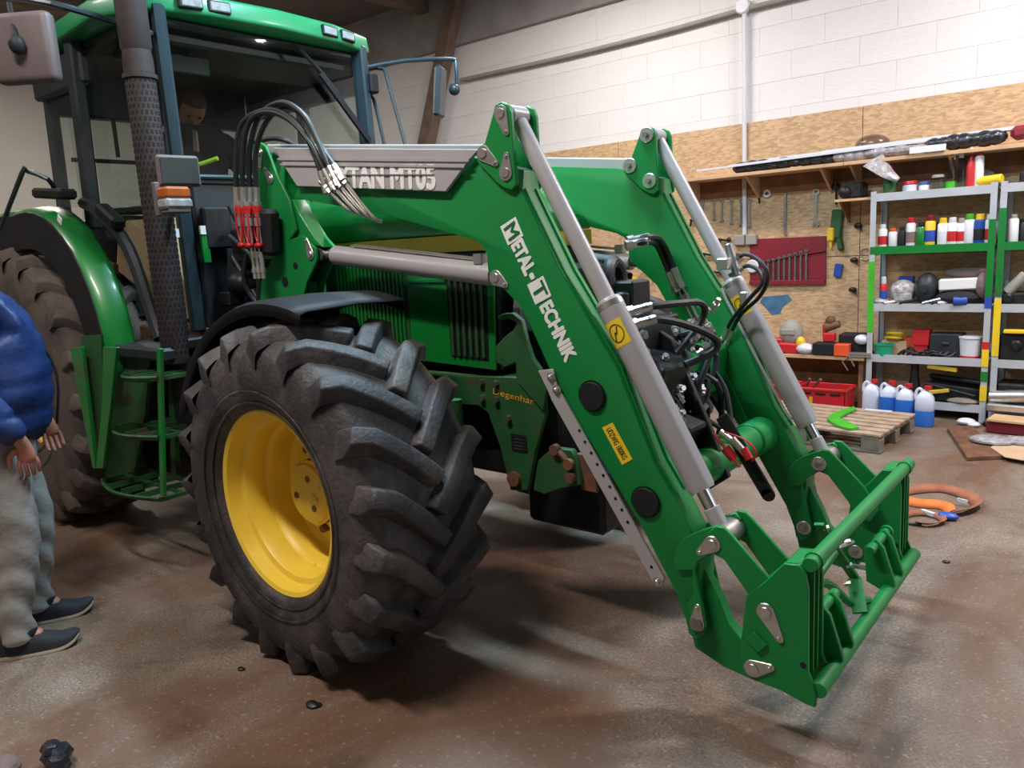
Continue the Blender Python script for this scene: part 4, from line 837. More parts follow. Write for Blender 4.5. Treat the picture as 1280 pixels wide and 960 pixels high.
hose([(-1.436,2.48,1.314), (-1.392,2.52,1.326), (-1.347,2.62,1.301), (-1.298,2.72,1.257), (-1.274,2.78,1.216), (-1.281,2.78,1.182), (-1.309,2.74,1.158), (-1.36,2.68,1.133)], .015, ends=1)
hose([(-1.747,3,1.615), (-1.708,3.05,1.625), (-1.738,3.2,1.609), (-1.733,3.27,1.533), (-1.691,3.28,1.421)], .015)
hose([(-1.744,2.98,1.598), (-1.707,3.02,1.605), (-1.759,3.2,1.591), (-1.758,3.27,1.516), (-1.718,3.285,1.403)], .015)
hose([(-1.427,3.3,1.494), (-1.362,3.25,1.528), (-1.278,3.2,1.504), (-1.229,3.18,1.438), (-1.271,3.2,1.353), (-1.381,3.25,1.262), (-1.459,3.3,1.146)], .009)
hose([(-1.411,3.28,1.452), (-1.34,3.24,1.48), (-1.263,3.18,1.455), (-1.248,3.16,1.406), (-1.323,3.2,1.336), (-1.418,3.25,1.243), (-1.478,3.3,1.164)], .009)
p = MB()
for k in (0, 1):
    a = (-1.723,3.295,1.421); b_ = (-1.566,3.295,1.117); s = Vector((.022 * k, 0, .012 * k)); p.cyl(Vector(a) + s, Vector(b_) + s, .007, seg=8)
    for t in (0, .3, .65, 1): 
        q = Vector(a).lerp(Vector(b_), t) + s; p.cyl(q - Vector((.008, 0, -.018)), q + Vector((.008, 0, -.018)), .013, seg=6)
p.build('steel_oil_pipe', 'zinc', LD)
p = MB(); a = Vector((-1.431,3.2,1.492)); b_ = Vector((-1.35,3.22,1.345)); p.box(a, (.05, .05, .05)); p.box(b_, (.03, .03, .05)); p.cyl((-1.434,3.25,1.576), (-1.391,3.25,1.436), .02, seg=10); p.build('cylinder_port', 'zinc', LD, bevel=.004)
# hoses arching over the near arm beside the mast
rails = [((330,190),0),((336,190),1)]
for i, (x0, xt, yt, xe, ye) in enumerate(((296, 318, 142, 424, 232), (303, 330, 137, 430, 227), (312, 352, 128, 436, 222), (320, 362, 131, 442, 218))):
    yy = 2.20 - i * .012
    hose([(lambda v: v)(p_) for p_ in []] or ([(-3.415,2.12,1.907), (-3.383,2.12,2.089), (-3.335,2.13,2.228), (-3.237,2.15,2.28), (-3.097,2.17,2.276), (-2.946,2.18,2.187), (-2.872,2.19,2.053), (-2.837,2.2,1.928)], [(-3.376,2.13,1.904), (-3.341,2.13,2.103), (-3.267,2.14,2.249), (-3.144,2.16,2.275), (-3.003,2.17,2.221), (-2.898,2.18,2.124), (-2.832,2.19,2.015), (-2.796,2.2,1.937)], [(-3.362,2.16,1.903), (-3.325,2.16,2.121), (-3.225,2.17,2.27), (-3.063,2.18,2.306), (-2.933,2.19,2.24), (-2.867,2.2,2.131), (-2.805,2.2,2.02), (-2.761,2.2,1.948)], [(-3.339,2.18,1.901), (-3.303,2.18,2.119), (-3.195,2.19,2.25), (-3.059,2.2,2.287), (-2.927,2.2,2.22), (-2.866,2.21,2.111), (-2.785,2.21,2.018), (-2.727,2.2,1.958)])[i], .0125, name='arched_hydraulic_hose')
p = MB(); p.tube([(-3.641,2.4,2.218), (-3.512,2.42,2.223), (-3.422,2.45,2.199), (-3.419,2.5,2.15)], .012, 8); p.build('short_hose', 'hose', LD)
for i, (a, b_, c_) in enumerate((((-2.837,2.2,1.924), (-2.778,2.2,1.871), (-2.711,2.21,1.815)), ((-2.796,2.2,1.934), (-2.723,2.2,1.87), (-2.649,2.21,1.798)), ((-2.761,2.2,1.944), (-2.68,2.2,1.867), (-2.593,2.21,1.784)), ((-2.727,2.2,1.955), (-2.643,2.2,1.87), (-2.549,2.21,1.771)))):
    g_ = group('oil_pipe_end', LD); q = MB(); q.tube([a, b_, c_, Vector(c_) + Vector((.02, .03, -.02))], .0085, 8, smooth=3); q.build('pipe_tube', 'zinc', g_)
    q = MB(); d = (Vector(b_) - Vector(a)).normalized(); q.cyl(Vector(a) - d * .03, Vector(a) + d * .02, .015, seg=6); q.cyl(Vector(a) + d * .03, Vector(a) + d * .055, .016, seg=6); q.build('pipe_nut', 'zinc', g_)
# quick couplers with red caps at the mast
for i, x in enumerate((301, 310, 321)):
    g_ = group('quick_coupler', LD); 
    base = ((-3.396,2.12,1.898), (-3.35,2.13,1.894), (-3.317,2.16,1.892))[i]; b_ = Vector(base)
    q = MB(); q.cyl(b_ + Vector((0, 0, .0)), b_ - Vector((0, 0, .07)), .016, seg=14); q.cyl(b_ - Vector((0, 0, .075)), b_ - Vector((0, 0, .115)), .021, seg=14); q.cyl(b_ - Vector((0, 0, .12)), b_ - Vector((0, 0, .20)), .014, seg=14); q.build('coupler_body', 'zinc', g_)
    q = MB(); q.lathe([(.022, -.02), (.024, -.035), (.019, -.05), (.02, -.055)], b_, (0, 0, 1), 14); q.tube([b_ + Vector((-.02, -.01, -.03)), b_ + Vector((-.026, -.012, -.10)), b_ + Vector((-.02, -.01, -.16)), b_ + Vector((.0, -.01, -.20))], .005, 6); q.ball(b_ + Vector((.0, -.01, -.205)), .022, (1.1, 1, .7)); q.tube([b_ + Vector((.016, -.016, -.05)), b_ + Vector((.022, -.016, -.12)), b_ + Vector((.01, -.016, -.19))], .005, 6); q.build('dust_cap', 'red', g_, label='red rubber dust cap and strap')
p = MB()
for dx in (0, .035, .07): 
    b_ = Vector((-3.407,2.17,1.658)) + Vector((dx, 0, 0)); p.cyl(b_ + Vector((0, 0, .03)), b_ - Vector((0, 0, .13)), .012, seg=10); p.cyl(b_, b_ - Vector((0, 0, .03)), .017, seg=6); p.cyl(b_ - Vector((0, 0, .08)), b_ - Vector((0, 0, .10)), .017, seg=6)
p.build('coupler_stub', 'zinc', LD)
p = MB(); p.box((-3.326,2.2,1.749), (.16, .08, .22), Euler((0, .1, 0))); p.build('coupler_cover', 'black', LD, bevel=.02)
p = MB(); p.plate([(-3.541,1.934),(-3.451,1.927),(-3.493,1.708),(-3.586,1.712)], 2.29, 2.31) 
# near arm details: parking stand strip, caps, lettering, stickers
ss = group('parking_stand_strip', LD, 'pale grey strip with a row of holes along the boom'); p = MB(); p.plate([(-1.74,1.157),(-1.669,1.167),(-1.658,1.111),(-1.23,0.458),(-1.237,0.435),(-1.259,0.424),(-1.278,0.434),(-1.683,1.049),(-1.696,1.078)], YN - .014, YN - .004); p.build('strip', 'silver', ss, bevel=.002)
for q in [(-1.562,0.947),(-1.54,0.907),(-1.514,0.869),(-1.49,0.83),(-1.466,0.792),(-1.44,0.754),(-1.418,0.714),(-1.393,0.676),(-1.37,0.635),(-1.279,0.487)]:
    MB().cyl((q[0], YN - .0155, q[1]), (q[0], YN - .0135, q[1]), .006, seg=10).build('hole', 'black', ss)
for q in [(-1.678,1.137),(-1.655,1.091),(-1.255,0.439)]:
    p = MB(); p.cyl((q[0], YN - .018, q[1]), (q[0], YN - .012, q[1]), .018, seg=14); p.ball((q[0], YN - .02, q[1]), .012); p.build('strip_bolt', 'zinc', ss)
for q in [(-1.508,1.077),(-1.301,0.718)]:
    p = MB(); p.lathe([(.050, -.002), (.058, .003), (.058, .006)], (q[0], YN, q[1]), (0, -1, 0), 36); o = p.build('cap_collar', 'green', LD)
    p = MB(); p.lathe([(.053, 0), (.053, .009), (.049, .014), (.001, .015)], (q[0], YN, q[1]), (0, -1, 0), 36); p.build('end_cap', 'black', LD, label='round black plastic plug')
def boomtext(s, pa, pb, h, m_='decal', lift=0, name='lettering'):
    a = Vector((pa[0], YN - .001 - lift, pa[1])); b_ = Vector((pb[0], YN - .001 - lift, pb[1])); X = (b_ - a); Yv = Vector((-X.z, 0, X.x)).normalized(); 
    return text(s, a, X, Yv, h, X.length, m_, name, LD, depth=.002, fat=.001 if name == 'boxed_letter' else .0036)
bt = [(-1.865,1.63),(-1.824,1.555),(-1.732,1.471),(-1.688,1.404),(-1.603,1.193)]
def along(t, off=0):
    a, b_ = Vector(bt0), Vector(bt1); v = a.lerp(b_, t); n_ = Vector((-(b_ - a).y, (b_ - a).x)).normalized(); return (v.x + n_.x * off, v.y + n_.y * off)
bt0, bt1 = [(-1.856,1.711),(-1.592,1.208)]
for (t0, t1, s_) in ((0, .138, 'M'), (.432, .575, 'T')):
    X = (Vector(bt1) - Vector(bt0)); P4 = [along(t0, -.042), along(t1, -.046), along(t1 + .012, .036), along(t0 + .012, .040)]
    p = MB(); p.plate(P4, YN - .003, YN - .0005); p.build('letter_box', 'decal', LD, bevel=.0008)
    a = along(t0 + .030, -.030); b_ = along(t1 - .018, -.030); boomtext(s_, a, b_, .058, 'decalgreen', .0025, 'boxed_letter')
boomtext('ETAL', along(.155, -.032), along(.375, -.032), .056); boomtext('-', along(.388, -.012), along(.418, -.012), .013); boomtext('ECHNIK', along(.605, -.032), along(1.0, -.032), .058)
st_ = group('load_sticker', LD, 'yellow sticker with small dark lettering'); p = MB(); p.plate([(-1.472,0.965),(-1.428,0.988),(-1.351,0.865),(-1.394,0.838)], YN - .002, YN - .0005); p.build('sticker_sheet', 'sticker', st_)
a, b_ = [(-1.456,0.959),(-1.39,0.856)]; A_, B_ = Vector((a[0], YN - .002, a[1])), Vector((b_[0], YN - .002, b_[1])); X = B_ - A_
text('UDZWIG 1800KG', A_, X, Vector((-X.z, 0, X.x)), .024, X.length, 'ink', 'sticker_text', st_, depth=.0008, bold=.01)
# warning stickers on the tilt cylinder barrels
for side in (0, 1):
    y = YN + side * DY + .06; T_ = Vector((PT[0], y, PT[1])); R_ = Vector((P1[0], y, P1[1])); d = (R_ - T_).normalized(); n1 = Vector((.62, -.78, 0)); n1 = (n1 - d * n1.dot(d)).normalized(); n2 = d.cross(n1)
    g_ = group('warning_sticker', LD, 'yellow warning sticker on the cylinder'); p = MB(); c0 = T_ + d * .85; vs = []
    for k in range(7):
        an = -.15 + 1.5 * k / 6
        for q in (0, .095): vs.append(c0 + d * q + (n1 * math.cos(an) + n2 * math.sin(an)) * .0490)
    p.add(vs, [(2 * k, 2 * k + 1, 2 * k + 3, 2 * k + 2) for k in range(6)]); p.build('sticker_sheet', 'sticker', g_)
    p = MB(); pts = []
    for k in range(25):
        a = 2 * PI * k / 24; an = .6 + math.sin(a) * .55; pts.append(c0 + d * (.047 + .032 * math.cos(a)) + (n1 * math.cos(an) + n2 * math.sin(an)) * .0494)
    p.tube(pts, .0018, 5, smooth=0); pts = [c0 + d * u + (n1 * math.cos(an) + n2 * math.sin(an)) * .0494 for u, an in ((.025, .35), (.05, .58), (.042, .65), (.072, .88))]; p.tube(pts, .0025, 5, smooth=0); p.build('flash_symbol', 'ink', g_)
# black parking leg with red caps hanging by the far arm
p = MB(); a, b_ = Vector((-1.257,2.78,0.921)), Vector((-1.071,2.78,0.632)); p.bar(a, b_, .055, .012, (0, 1, 0)); p.cyl(b_ - Vector((0, .006, 0)), b_ + Vector((0, .006, 0)), .028, seg=20); p.build('parking_leg', 'black', LD, bevel=.004, label='black flat leg with slot holes')
p = MB(); 
for t in (.82, .9): q = a.lerp(b_, t); p.cyl(q + Vector((0, -.03, 0)), q + Vector((0, -.027, 0)), .006)
g_ = group('coupler_pair', LD, 'hanging couplers with red caps'); p = MB()
for q0, q1 in (((-1.246,2.74,0.867), (-1.143,2.74,0.797)), ((-1.188,2.72,0.852), (-1.122,2.72,0.786))): p.cyl(q0, q1, .014, seg=10)
p.build('coupler_body', 'zinc', g_); p = MB(); p.cyl((-1.217,2.72,0.811), (-1.179,2.72,0.772), .019, seg=12); p.cyl((-1.144,2.72,0.82), (-1.119,2.72,0.78), .016, seg=12); p.tube([(-1.263,2.72,0.863), (-1.207,2.71,0.808), (-1.148,2.7,0.75)], .006, 6); p.tube([(-1.22,2.72,0.874), (-1.13,2.71,0.855), (-1.086,2.7,0.814), (-1.105,2.71,0.778)], .004, 6); p.build('red_cap', 'red', g_)
p = MB(); p.tube([(-1.393,2.7,0.988), (-1.386,2.75,0.881), (-1.341,2.8,0.809), (-1.327,2.88,0.752)], .010, 7); p.tube([(-1.366,2.75,1.013), (-1.34,2.8,0.908), (-1.296,2.85,0.853), (-1.267,2.9,0.795)], .010, 7); p.build('hanging_hose', 'hose', LD)
p = MB(); q0 = Vector((-1.982,3.31,1.993)); p.tube([(-1.762,3.305,1.807), (-1.714,3.305,1.768), (-1.682,3.305,1.729), (-1.658,3.305,1.703)], [.002, .004], 6)

# ================================================================ people
def skinned(name, chains, mt, parent, sub=2, label=None):
    """chains: list of lists of (x,y,z,r[,r2]); points closer than 1 mm are merged so limbs grow out of the body"""
    V = []; R = []; E = []; roots = set()
    def idx(p):
        for i, v in enumerate(V):
            if (v - Vector(p[:3])).length < .001: return i
        V.append(Vector(p[:3])); R.append((p[3], p[4] if len(p) > 4 else p[3])); return len(V) - 1
    for ch in chains:
        n0 = len(V); ids = [idx(p) for p in ch]
        if ids[0] >= n0: roots.add(ids[0])
        E += [(ids[i], ids[i + 1]) for i in range(len(ids) - 1)]
    off = BASE.get(parent.name, Vector())
    me = bpy.data.meshes.new(name); me.from_pydata([v - off for v in V], E, [])
    o = bpy.data.objects.new(name, me); COL.objects.link(o)
    m1 = o.modifiers.new('skin', 'SKIN'); m1.use_smooth_shade = True
    for i, s in enumerate(me.skin_vertices[0].data): s.radius = R[i]; s.use_root = i in roots
    m2 = o.modifiers.new('sub', 'SUBSURF'); m2.levels = sub; m2.render_levels = sub
    dg = bpy.context.evaluated_depsgraph_get(); ev = bpy.data.meshes.new_from_object(o.evaluated_get(dg)); bpy.data.objects.remove(o)
    ev.materials.clear(); ev.materials.append(M[mt])
    for p in ev.polygons: p.use_smooth = True
    ev.name = name; o = bpy.data.objects.new(name, ev); COL.objects.link(o); o.parent = parent; BASE[o.name] = off
    if label: o['label'] = label
    return o
def hand(w, d, palm_n, thumb_side, s=1.0, curl=.5):
    """finger chains from wrist w pointing along d, palm normal palm_n"""
    w = Vector(w); d = Vector(d).normalized(); n = Vector(palm_n); n = (n - d * n.dot(d)).normalized(); u = d.cross(n) * thumb_side
    ch = [[(*w, .026 * s, .019 * s), (*(w + d * .045 * s), .036 * s, .017 * s), (*(w + d * .085 * s), .038 * s, .015 * s)]]
    for i, (off, L) in enumerate(((.031, .074), (.0105, .082), (-.0105, .077), (-.031, .062))):
        b = w + d * .085 * s + u * off * s; c1 = b + d * L * .45 * s + n * L * .18 * curl * s; c2 = c1 + (d * (1 - curl * .6) + n * curl * 1.0).normalized() * L * .32 * s; c3 = c2 + (d * (1 - curl) + n * curl * 1.4).normalized() * L * .27 * s
        ch.append([(*(w + d * .06 * s + u * off * .8 * s), .0095 * s), (*b, .0095 * s), (*c1, .0090 * s), (*c2, .0085 * s), (*c3, .0072 * s)])
    b = w + d * .02 * s + u * .024 * s; c1 = b + (d * .6 + u * .75).normalized() * .040 * s; c2 = c1 + (d * .9 + n * .3 + u * .1).normalized() * .033 * s; c3 = c2 + (d + n * .4).normalized() * .022 * s
    ch.append([(*b, .014 * s), (*c1, .0115 * s), (*c2, .0098 * s), (*c3, .008 * s)]); return ch
def head(parent, c, f, up, hairm='hair', s=1.0, glasses=False):
    f = Vector(f).normalized(); up = Vector(up); up = (up - f * up.dot(f)).normalized(); r = f.cross(up); Rm = Matrix((r, f, up)).transposed(); c = Vector(c)
    b = MB(); b.ball((0, 0, 0), .1, (.76, .95, 1.13), 28, 20)
    V = []
    for v in b.v:
        x, y, z = v
        if y > 0: y *= .96; 
        if z < -.02: k = min(1, (-.02 - z) / .09); x *= 1 - .30 * k; y = y * (1 - .12 * k) + .012 * k
        if y > .05 and .0 < z < .03: y -= .006 * (1 - abs(x) / .08)
        if y > .06 and abs(z + .005) < .02 and .016 < abs(x) < .045: y -= .010
        if y > .05 and abs(x) < .016 and -.045 < z < .015: y += .022 * (1 - abs(x) / .016) * (1 - max(0, (z + .03)) / .05)
        if y > .06 and abs(x) < .028 and abs(z + .058) < .012: y += .005
        V.append(Vector((x, y, z)) * s)
    b.v = V
    for sx in (-1, 1): b.ball(Vector((sx * .077, -.008, -.008)) * s, .03 * s, (.28, .6, 1.0), 10, 8)
    b.cyl(Vector((0, -.015, -.16)) * s, Vector((0, -.01, -.05)) * s, .052 * s, .05 * s)
    b.xf(Matrix.Translation(c) @ Rm.to_4x4()); h = b.build('head', 'skin', parent, ang=180)
    e = MB()
    for sx in (-1, 1): e.ball(Vector((sx * .030, .084, -.002)) * s, .011 * s, (1, .6, .6), 10, 8)
    e.xf(Matrix.Translation(c) @ Rm.to_4x4()); e.build('eye', 'black', h)
    e = MB(); e.box(Vector((0, .0965, -.058)) * s, Vector((.042, .006, .005)) * s); e.xf(Matrix.Translation(c) @ Rm.to_4x4()); e.build('mouth', 'rusty', h, bevel=.001)
    g = MB(); g.ball((0, 0, 0), .106, (.80, .98, 1.12), 28, 20); V = []; rr = random.Random(2)
    for v in g.v:
        x, y, z = v
        if y > .02 and z < .045: y = min(y, .03); x *= .93
        if z < -.055: z = -.055; x *= .85; y *= .9
        V.append(Vector((x, y, z + .006)) * s * rr.uniform(.985, 1.02))
    g.v = V; g.xf(Matrix.Translation(c) @ Rm.to_4x4()); g.build('hair', hairm, h, ang=180)
    return h
# ---- man in the blue jacket, standing at the left
MAN = thing('person', (-3.77, 1.12, 0), 'person in blue quilted jacket, grey trousers and black shoes standing beside the tractor', 'person')
F = Vector((.40, .92, 0)).normalized(); RT = Vector((.92, -.40, 0)).normalized(); P0 = Vector((-3.82, 1.09, 0))
def bp(r_, f_, z): v = P0 + RT * r_ + F * f_; return (v.x, v.y, z)
def J_(r_, f_, z, a, b=None): return (*bp(r_, f_, z), a) if b is None else (*bp(r_, f_, z), a, b)
RH = (-3.575, 1.105, .925); LH = (-4.03, 1.36, .93)
def body(g, m_, parts):
    pass
pel = J_(0, 0, .93, .14); spine = [pel, J_(0, .01, 1.15, .145), J_(0, -.01, 1.33, .15), J_(0, -.01, 1.45, .10), J_(0, -.03, 1.54, .055), J_(0, -.07, 1.62, .05)]
armR = [J_(0, -.01, 1.45, .10), J_(.16, -.02, 1.45, .062), J_(.235, -.03, 1.38, .055), J_(.265, -.045, 1.15, .043), (*RH, .028)]
armL = [J_(0, -.01, 1.45, .10), J_(-.16, -.02, 1.45, .062), J_(-.235, -.03, 1.38, .055), J_(-.275, .0, 1.15, .043), (*LH, .028)]
ankR, ankL = Vector((-3.655, .985, .09)), Vector((-3.935, 1.16, .09))
kneeR, kneeL = Vector((-3.665, 1.06, .50)), Vector((-3.90, 1.20, .50))
legR = [pel, J_(.10, 0, .85, .095), (*kneeR, .062), (*ankR, .042), (*(ankR + F * .10 - Vector((0, 0, .03))), .035)]
legL = [pel, J_(-.10, 0, .85, .095), (*kneeL, .062), (*ankL, .042), (*(ankL + F * .10 - Vector((0, 0, .03))), .035)]
dR = Vector((.02, .06, -1)); dL = Vector((.12, .10, -1))
skinned('body', [spine, armR, armL, legR, legL] + [c for c in hand(RH, dR, Vector((-.7, .2, 0)), -1, 1.08, .75)] + [c for c in hand(LH, dL, Vector((.8, -.2, 0)), 1, 1.08, .75)], 'skin', MAN)
k_ = lambda p, a, b=None: (*p[:3], a) if b is None else (*p[:3], a, b)
eR = Vector(bp(.265, -.045, 1.15)); eL = Vector(bp(-.275, 0, 1.15)); LP = lambda a, b, t, r: (*a.lerp(Vector(b), t), r)
jk = skinned('jacket', [[J_(0, .01, .88, .215, .19), J_(0, .025, 1.02, .235, .205), J_(0, .045, 1.16, .25, .225), J_(0, .03, 1.32, .24, .21), J_(0, -.01, 1.47, .17, .15), J_(0, -.02, 1.58, .10)],
    [J_(0, -.01, 1.47, .17, .15), J_(.15, -.02, 1.46, .11), J_(.25, -.03, 1.37, .095), (*eR, .085), LP(eR, RH, .4, .078), LP(eR, RH, .75, .066), LP(eR, RH, .96, .056)],
    [J_(0, -.01, 1.47, .17, .15), J_(-.15, -.02, 1.46, .11), J_(-.25, -.03, 1.37, .095), (*eL, .085), LP(eL, LH, .4, .078), LP(eL, LH, .75, .066), LP(eL, LH, .96, .056)]], 'jacket', MAN, sub=3)
# quilting: push rows of stitches inwards
for v in jk.data.vertices:
    z = v.co.z + BASE[MAN.name].z; q = (z % .11) / .11; d = math.exp(-((q - .5) / .10) ** 2)
    n_ = v.normal; v.co -= n_ * (.009 * d) ; v.co += n_ * (.005 * math.sin(v.co.x * 60 + z * 25) * (1 - d))
tr = skinned('trousers', [[J_(0, 0, 1.06, .165, .145), J_(0, 0, .98, .17, .15), J_(0, 0, .88, .17, .15), J_(.10, 0, .80, .118, .125), (*(kneeR + Vector((0, -.01, .12))), .095), (*kneeR, .088), (*(kneeR * .45 + ankR * .55 + Vector((0, -.01, 0))), .078), (*(ankR + Vector((0, 0, .11))), .066), (*(ankR + Vector((0, .005, .045))), .076), (*(ankR + Vector((0, .005, .0))), .076), (*(ankR + Vector((0, .005, -.035))), .070)],
    [J_(0, 0, .88, .17, .15), J_(-.10, 0, .80, .118, .125), (*(kneeL + Vector((0, -.01, .12))), .095), (*kneeL, .088), (*(kneeL * .45 + ankL * .55), .078), (*(ankL + Vector((0, 0, .11))), .066), (*(ankL + Vector((0, .005, .045))), .076), (*(ankL + Vector((0, .005, .0))), .076), (*(ankL + Vector((0, .005, -.035))), .070)]], 'jeans', MAN, sub=3)
for v in tr.data.vertices:
    z = v.co.z; k = 1 if z < .42 else .5
    v.co += v.normal * (.0055 * math.sin(z * 42 + math.sin(v.co.x * 22) * 2.8 + v.co.y * 38) * k)
b = MB(); c0 = Vector(bp(0, .18, 1.2))
b.tube([bp(.0, .225, .95), bp(0, .255, 1.16), bp(0, .205, 1.34), bp(0, .115, 1.46)], .006, 6); b.build('zip', 'black', MAN)
head(MAN, bp(-.02, -.07, 1.72), F + Vector((0, 0, -.1)), (0, 0, 1))
def shoe(ank, d, parent, L=.30):
    d = Vector(d).normalized(); s = Vector((d.y, -d.x, 0)); a = Vector((ank.x, ank.y, 0)) - d * .07; n = 14
    secs = []
    for i in range(n + 1):
        t = i / n; w = .034 + .016 * math.sin(min(1, t * 1.3) * PI * .5) + .006 * math.sin(t * PI) ; 
        if t > .82: w *= math.sqrt(max(.05, 1 - ((t - .82) / .19) ** 2))
        if t < .08: w *= .8
        h = .118 if t < .25 else .118 - (t - .25) * .105 if t < .9 else .048 * math.sqrt(max(.1, 1 - ((t - .9) / .12) ** 2))
        secs.append((a + d * (t * L), w, h, t))
    def mk(z0, zf, grow, name, m_):
        b = MB(); vs = []; k = 12
        for (p, w, h, t) in secs:
            up = max(0, t - .7) ** 2 * .35
            hh = zf(h)
            for j in range(k + 1):
                an = PI * j / k; vs.append(p + s * math.cos(an) * (w + grow) * (1 if hh < .03 else (.75 + .25 * abs(math.cos(an)))) + Vector((0, 0, z0 + up + (hh - z0) * math.sin(an) ** .6)))
            vs.append(p + Vector((0, 0, z0 + up)))
        m2 = k + 2; fs = []
        for i in range(n):
            for j in range(m2): fs.append((i * m2 + j, i * m2 + (j + 1) % m2, (i + 1) * m2 + (j + 1) % m2, (i + 1) * m2 + j))
        fs += [tuple(range(m2)), tuple(reversed([n * m2 + j for j in range(m2)]))]; b.add(vs, fs); return b.build(name, m_, parent, ang=60)
    g_ = group('shoe', parent, 'black canvas shoe with pale brown sole')
    for o_ in (mk(.018, lambda h: h, 0, 'upper', 'shoe'), mk(.002, lambda h: .024, .004, 'shoe_sole', 'sole')): o_.parent = g_
    b = MB()
    for i in range(4):
        c_ = a + d * (L * (.40 + i * .07)) + Vector((0, 0, .095 - i * .009)); b.bar(c_ - s * .02, c_ + s * .02, .006, .004)
    b.build('laces', 'shoe', g_)
for an_ in (ankR, ankL): skinned('sock', [[(*(an_ + Vector((0, 0, .10))), .062), (*(an_ + Vector((0, 0, .02))), .066), (*(an_ + F * .07 - Vector((0, 0, .02))), .056)]], 'shoe', MAN)
shoe(ankR, (.13, .27, 0), MAN); shoe(ankL, (.10, .24, 0), MAN)
# ---- person bending over the controls in the cab
OP = thing('person', (-4.95, 2.83, 1.80), 'person in dark clothes sitting in the cab with head bowed', 'person')
hc = Vector((-4.887,2.78,2.6)); 
hp = (-4.98, 2.83, 1.88)
RHd = (-4.477,2.42,2.208); LHd = (-4.42, 2.98, 2.10)
sp = [(*hp, .14), (-4.97, 2.82, 2.10, .14), (-4.93, 2.81, 2.30, .14), (-4.90, 2.80, 2.42, .09), (-4.87, 2.79, 2.50, .052)]
aR = [(-4.90, 2.80, 2.42, .09), (-4.88, 2.66, 2.42, .06), (-4.86, 2.58, 2.34, .055), (-4.72, 2.50, 2.12, .042), (*RHd, .027)]
aL = [(-4.90, 2.80, 2.42, .09), (-4.90, 2.95, 2.42, .06), (-4.88, 3.04, 2.34, .055), (-4.72, 3.10, 2.12, .042), (*LHd, .027)]
lR = [(*hp, .14), (-4.85, 2.72, 1.86, .09), (-4.50, 2.70, 1.84, .07), (-4.38, 2.70, 1.50, .05), (-4.36, 2.70, 1.32, .04), (-4.26, 2.70, 1.30, .035)]
lL = [(*hp, .14), (-4.85, 2.94, 1.86, .09), (-4.50, 2.96, 1.84, .07), (-4.38, 2.96, 1.50, .05), (-4.36, 2.96, 1.32, .04), (-4.26, 2.96, 1.30, .035)]
skinned('body', [sp, aR, aL, lR, lL] + hand(RHd, (.8, -.1, -.5), (0, .2, -1), 1, 1, .6) + hand(LHd, (.9, 0, -.3), (0, -.2, -1), -1, 1, .6), 'skin', OP)
g1 = lambda ch, k, e=None: [(*p[:3], p[3] + k) for p in (ch if e is None else ch[:e])]
aRs = g1(aR, .0, 4) + [(*(Vector(RHd).lerp(Vector(aR[3][:3]), .25)), .030)]; aLs = g1(aL, .0, 4) + [(*(Vector(LHd).lerp(Vector(aL[3][:3]), .25)), .030)]
skinned('jacket', [[(hp[0], hp[1], hp[2] - .05, .20), (*hp, .20)] + [(*p[:3], p[3] + .055) for p in sp[1:4]] + [(-4.88, 2.79, 2.485, .085)], [(*p[:3], p[3] + (.055 if i == 0 else .034)) for i, p in enumerate(aRs)], [(*p[:3], p[3] + (.055 if i == 0 else .034)) for i, p in enumerate(aLs)]], 'cloth', OP)
skinned('trousers', [g1(lR, .045, 5), g1(lL, .045, 5)], 'cloth', OP)
head(OP, hc, (.72, -.25, -.62), (.5, 0, .8), 'hair', 1.08)
b = MB(); a_ = [(-4.517,2.5,2.198), (-4.443,2.52,2.195), (-4.402,2.56,2.207), (-4.342,2.6,2.225)]; b.tube(a_, .016, 8, ry=.012); b.build('reflective_trim', 'hiviz', OP)
b = MB(); q = Vector((-4.567,2.6,2.358)); b.plate([(q.x - .035, q.z - .06), (q.x + .015, q.z - .07), (q.x + .02, q.z + .05), (q.x - .02, q.z + .06)], q.y, q.y + .01); b.build('collar', 'rag', OP, label='pale collar edge')
b = MB()
for dx in (.0, .10): b.box((-4.30 + dx, 2.70 if dx == 0 else 2.70, 1.29), (.12, .09, .05))
for dx in (.0, .10): b.box((-4.30 + dx, 2.96, 1.29), (.12, .09, .05))
b.build('shoe', 'shoe', OP, bevel=.01)

# ================================================================ shelving, tools and things along the wall
def shelf_unit(x0, x1, label, paint):
    t = thing('shelving_unit', ((x0 + x1) / 2, 7.28, 0), label, 'shelves')
    y0, y1 = 7.10, 7.46
    for x in (x0, x1):
        for y in (y0, y1):
            b = MB(); s = 1 if x == x0 else -1; b.box((x + s * .018, y, .95), (.045, .006, 1.90)); b.box((x, y + (.018 if y == y0 else -.018), .95), (.006, .04, 1.90)); b.build('post', 'shelfgrey', t)
    for i, z in enumerate((.12, .50, .94, 1.42, 1.86)):
        b = MB(); b.box(((x0 + x1) / 2, 7.28, z), (x1 - x0, .34, .012)); b.box(((x0 + x1) / 2, y0 + .002, z - .01), (x1 - x0, .012, .065)); b.box(((x0 + x1) / 2, y1 - .01, z - .01), (x1 - x0, .012, .065))
        b.build('shelf_board', 'tgreen' if i == 3 else 'shelfgrey', t, label='green painted shelf' if i == 3 else None)
    for (x, z0, z1, m_) in paint:
        b = MB(); s = 1 if x == x0 else -1; b.box((x + s * .018, y0 - .005, (z0 + z1) / 2), (.048, .006, z1 - z0)); b.build('paint_splash', m_, t)
    return t
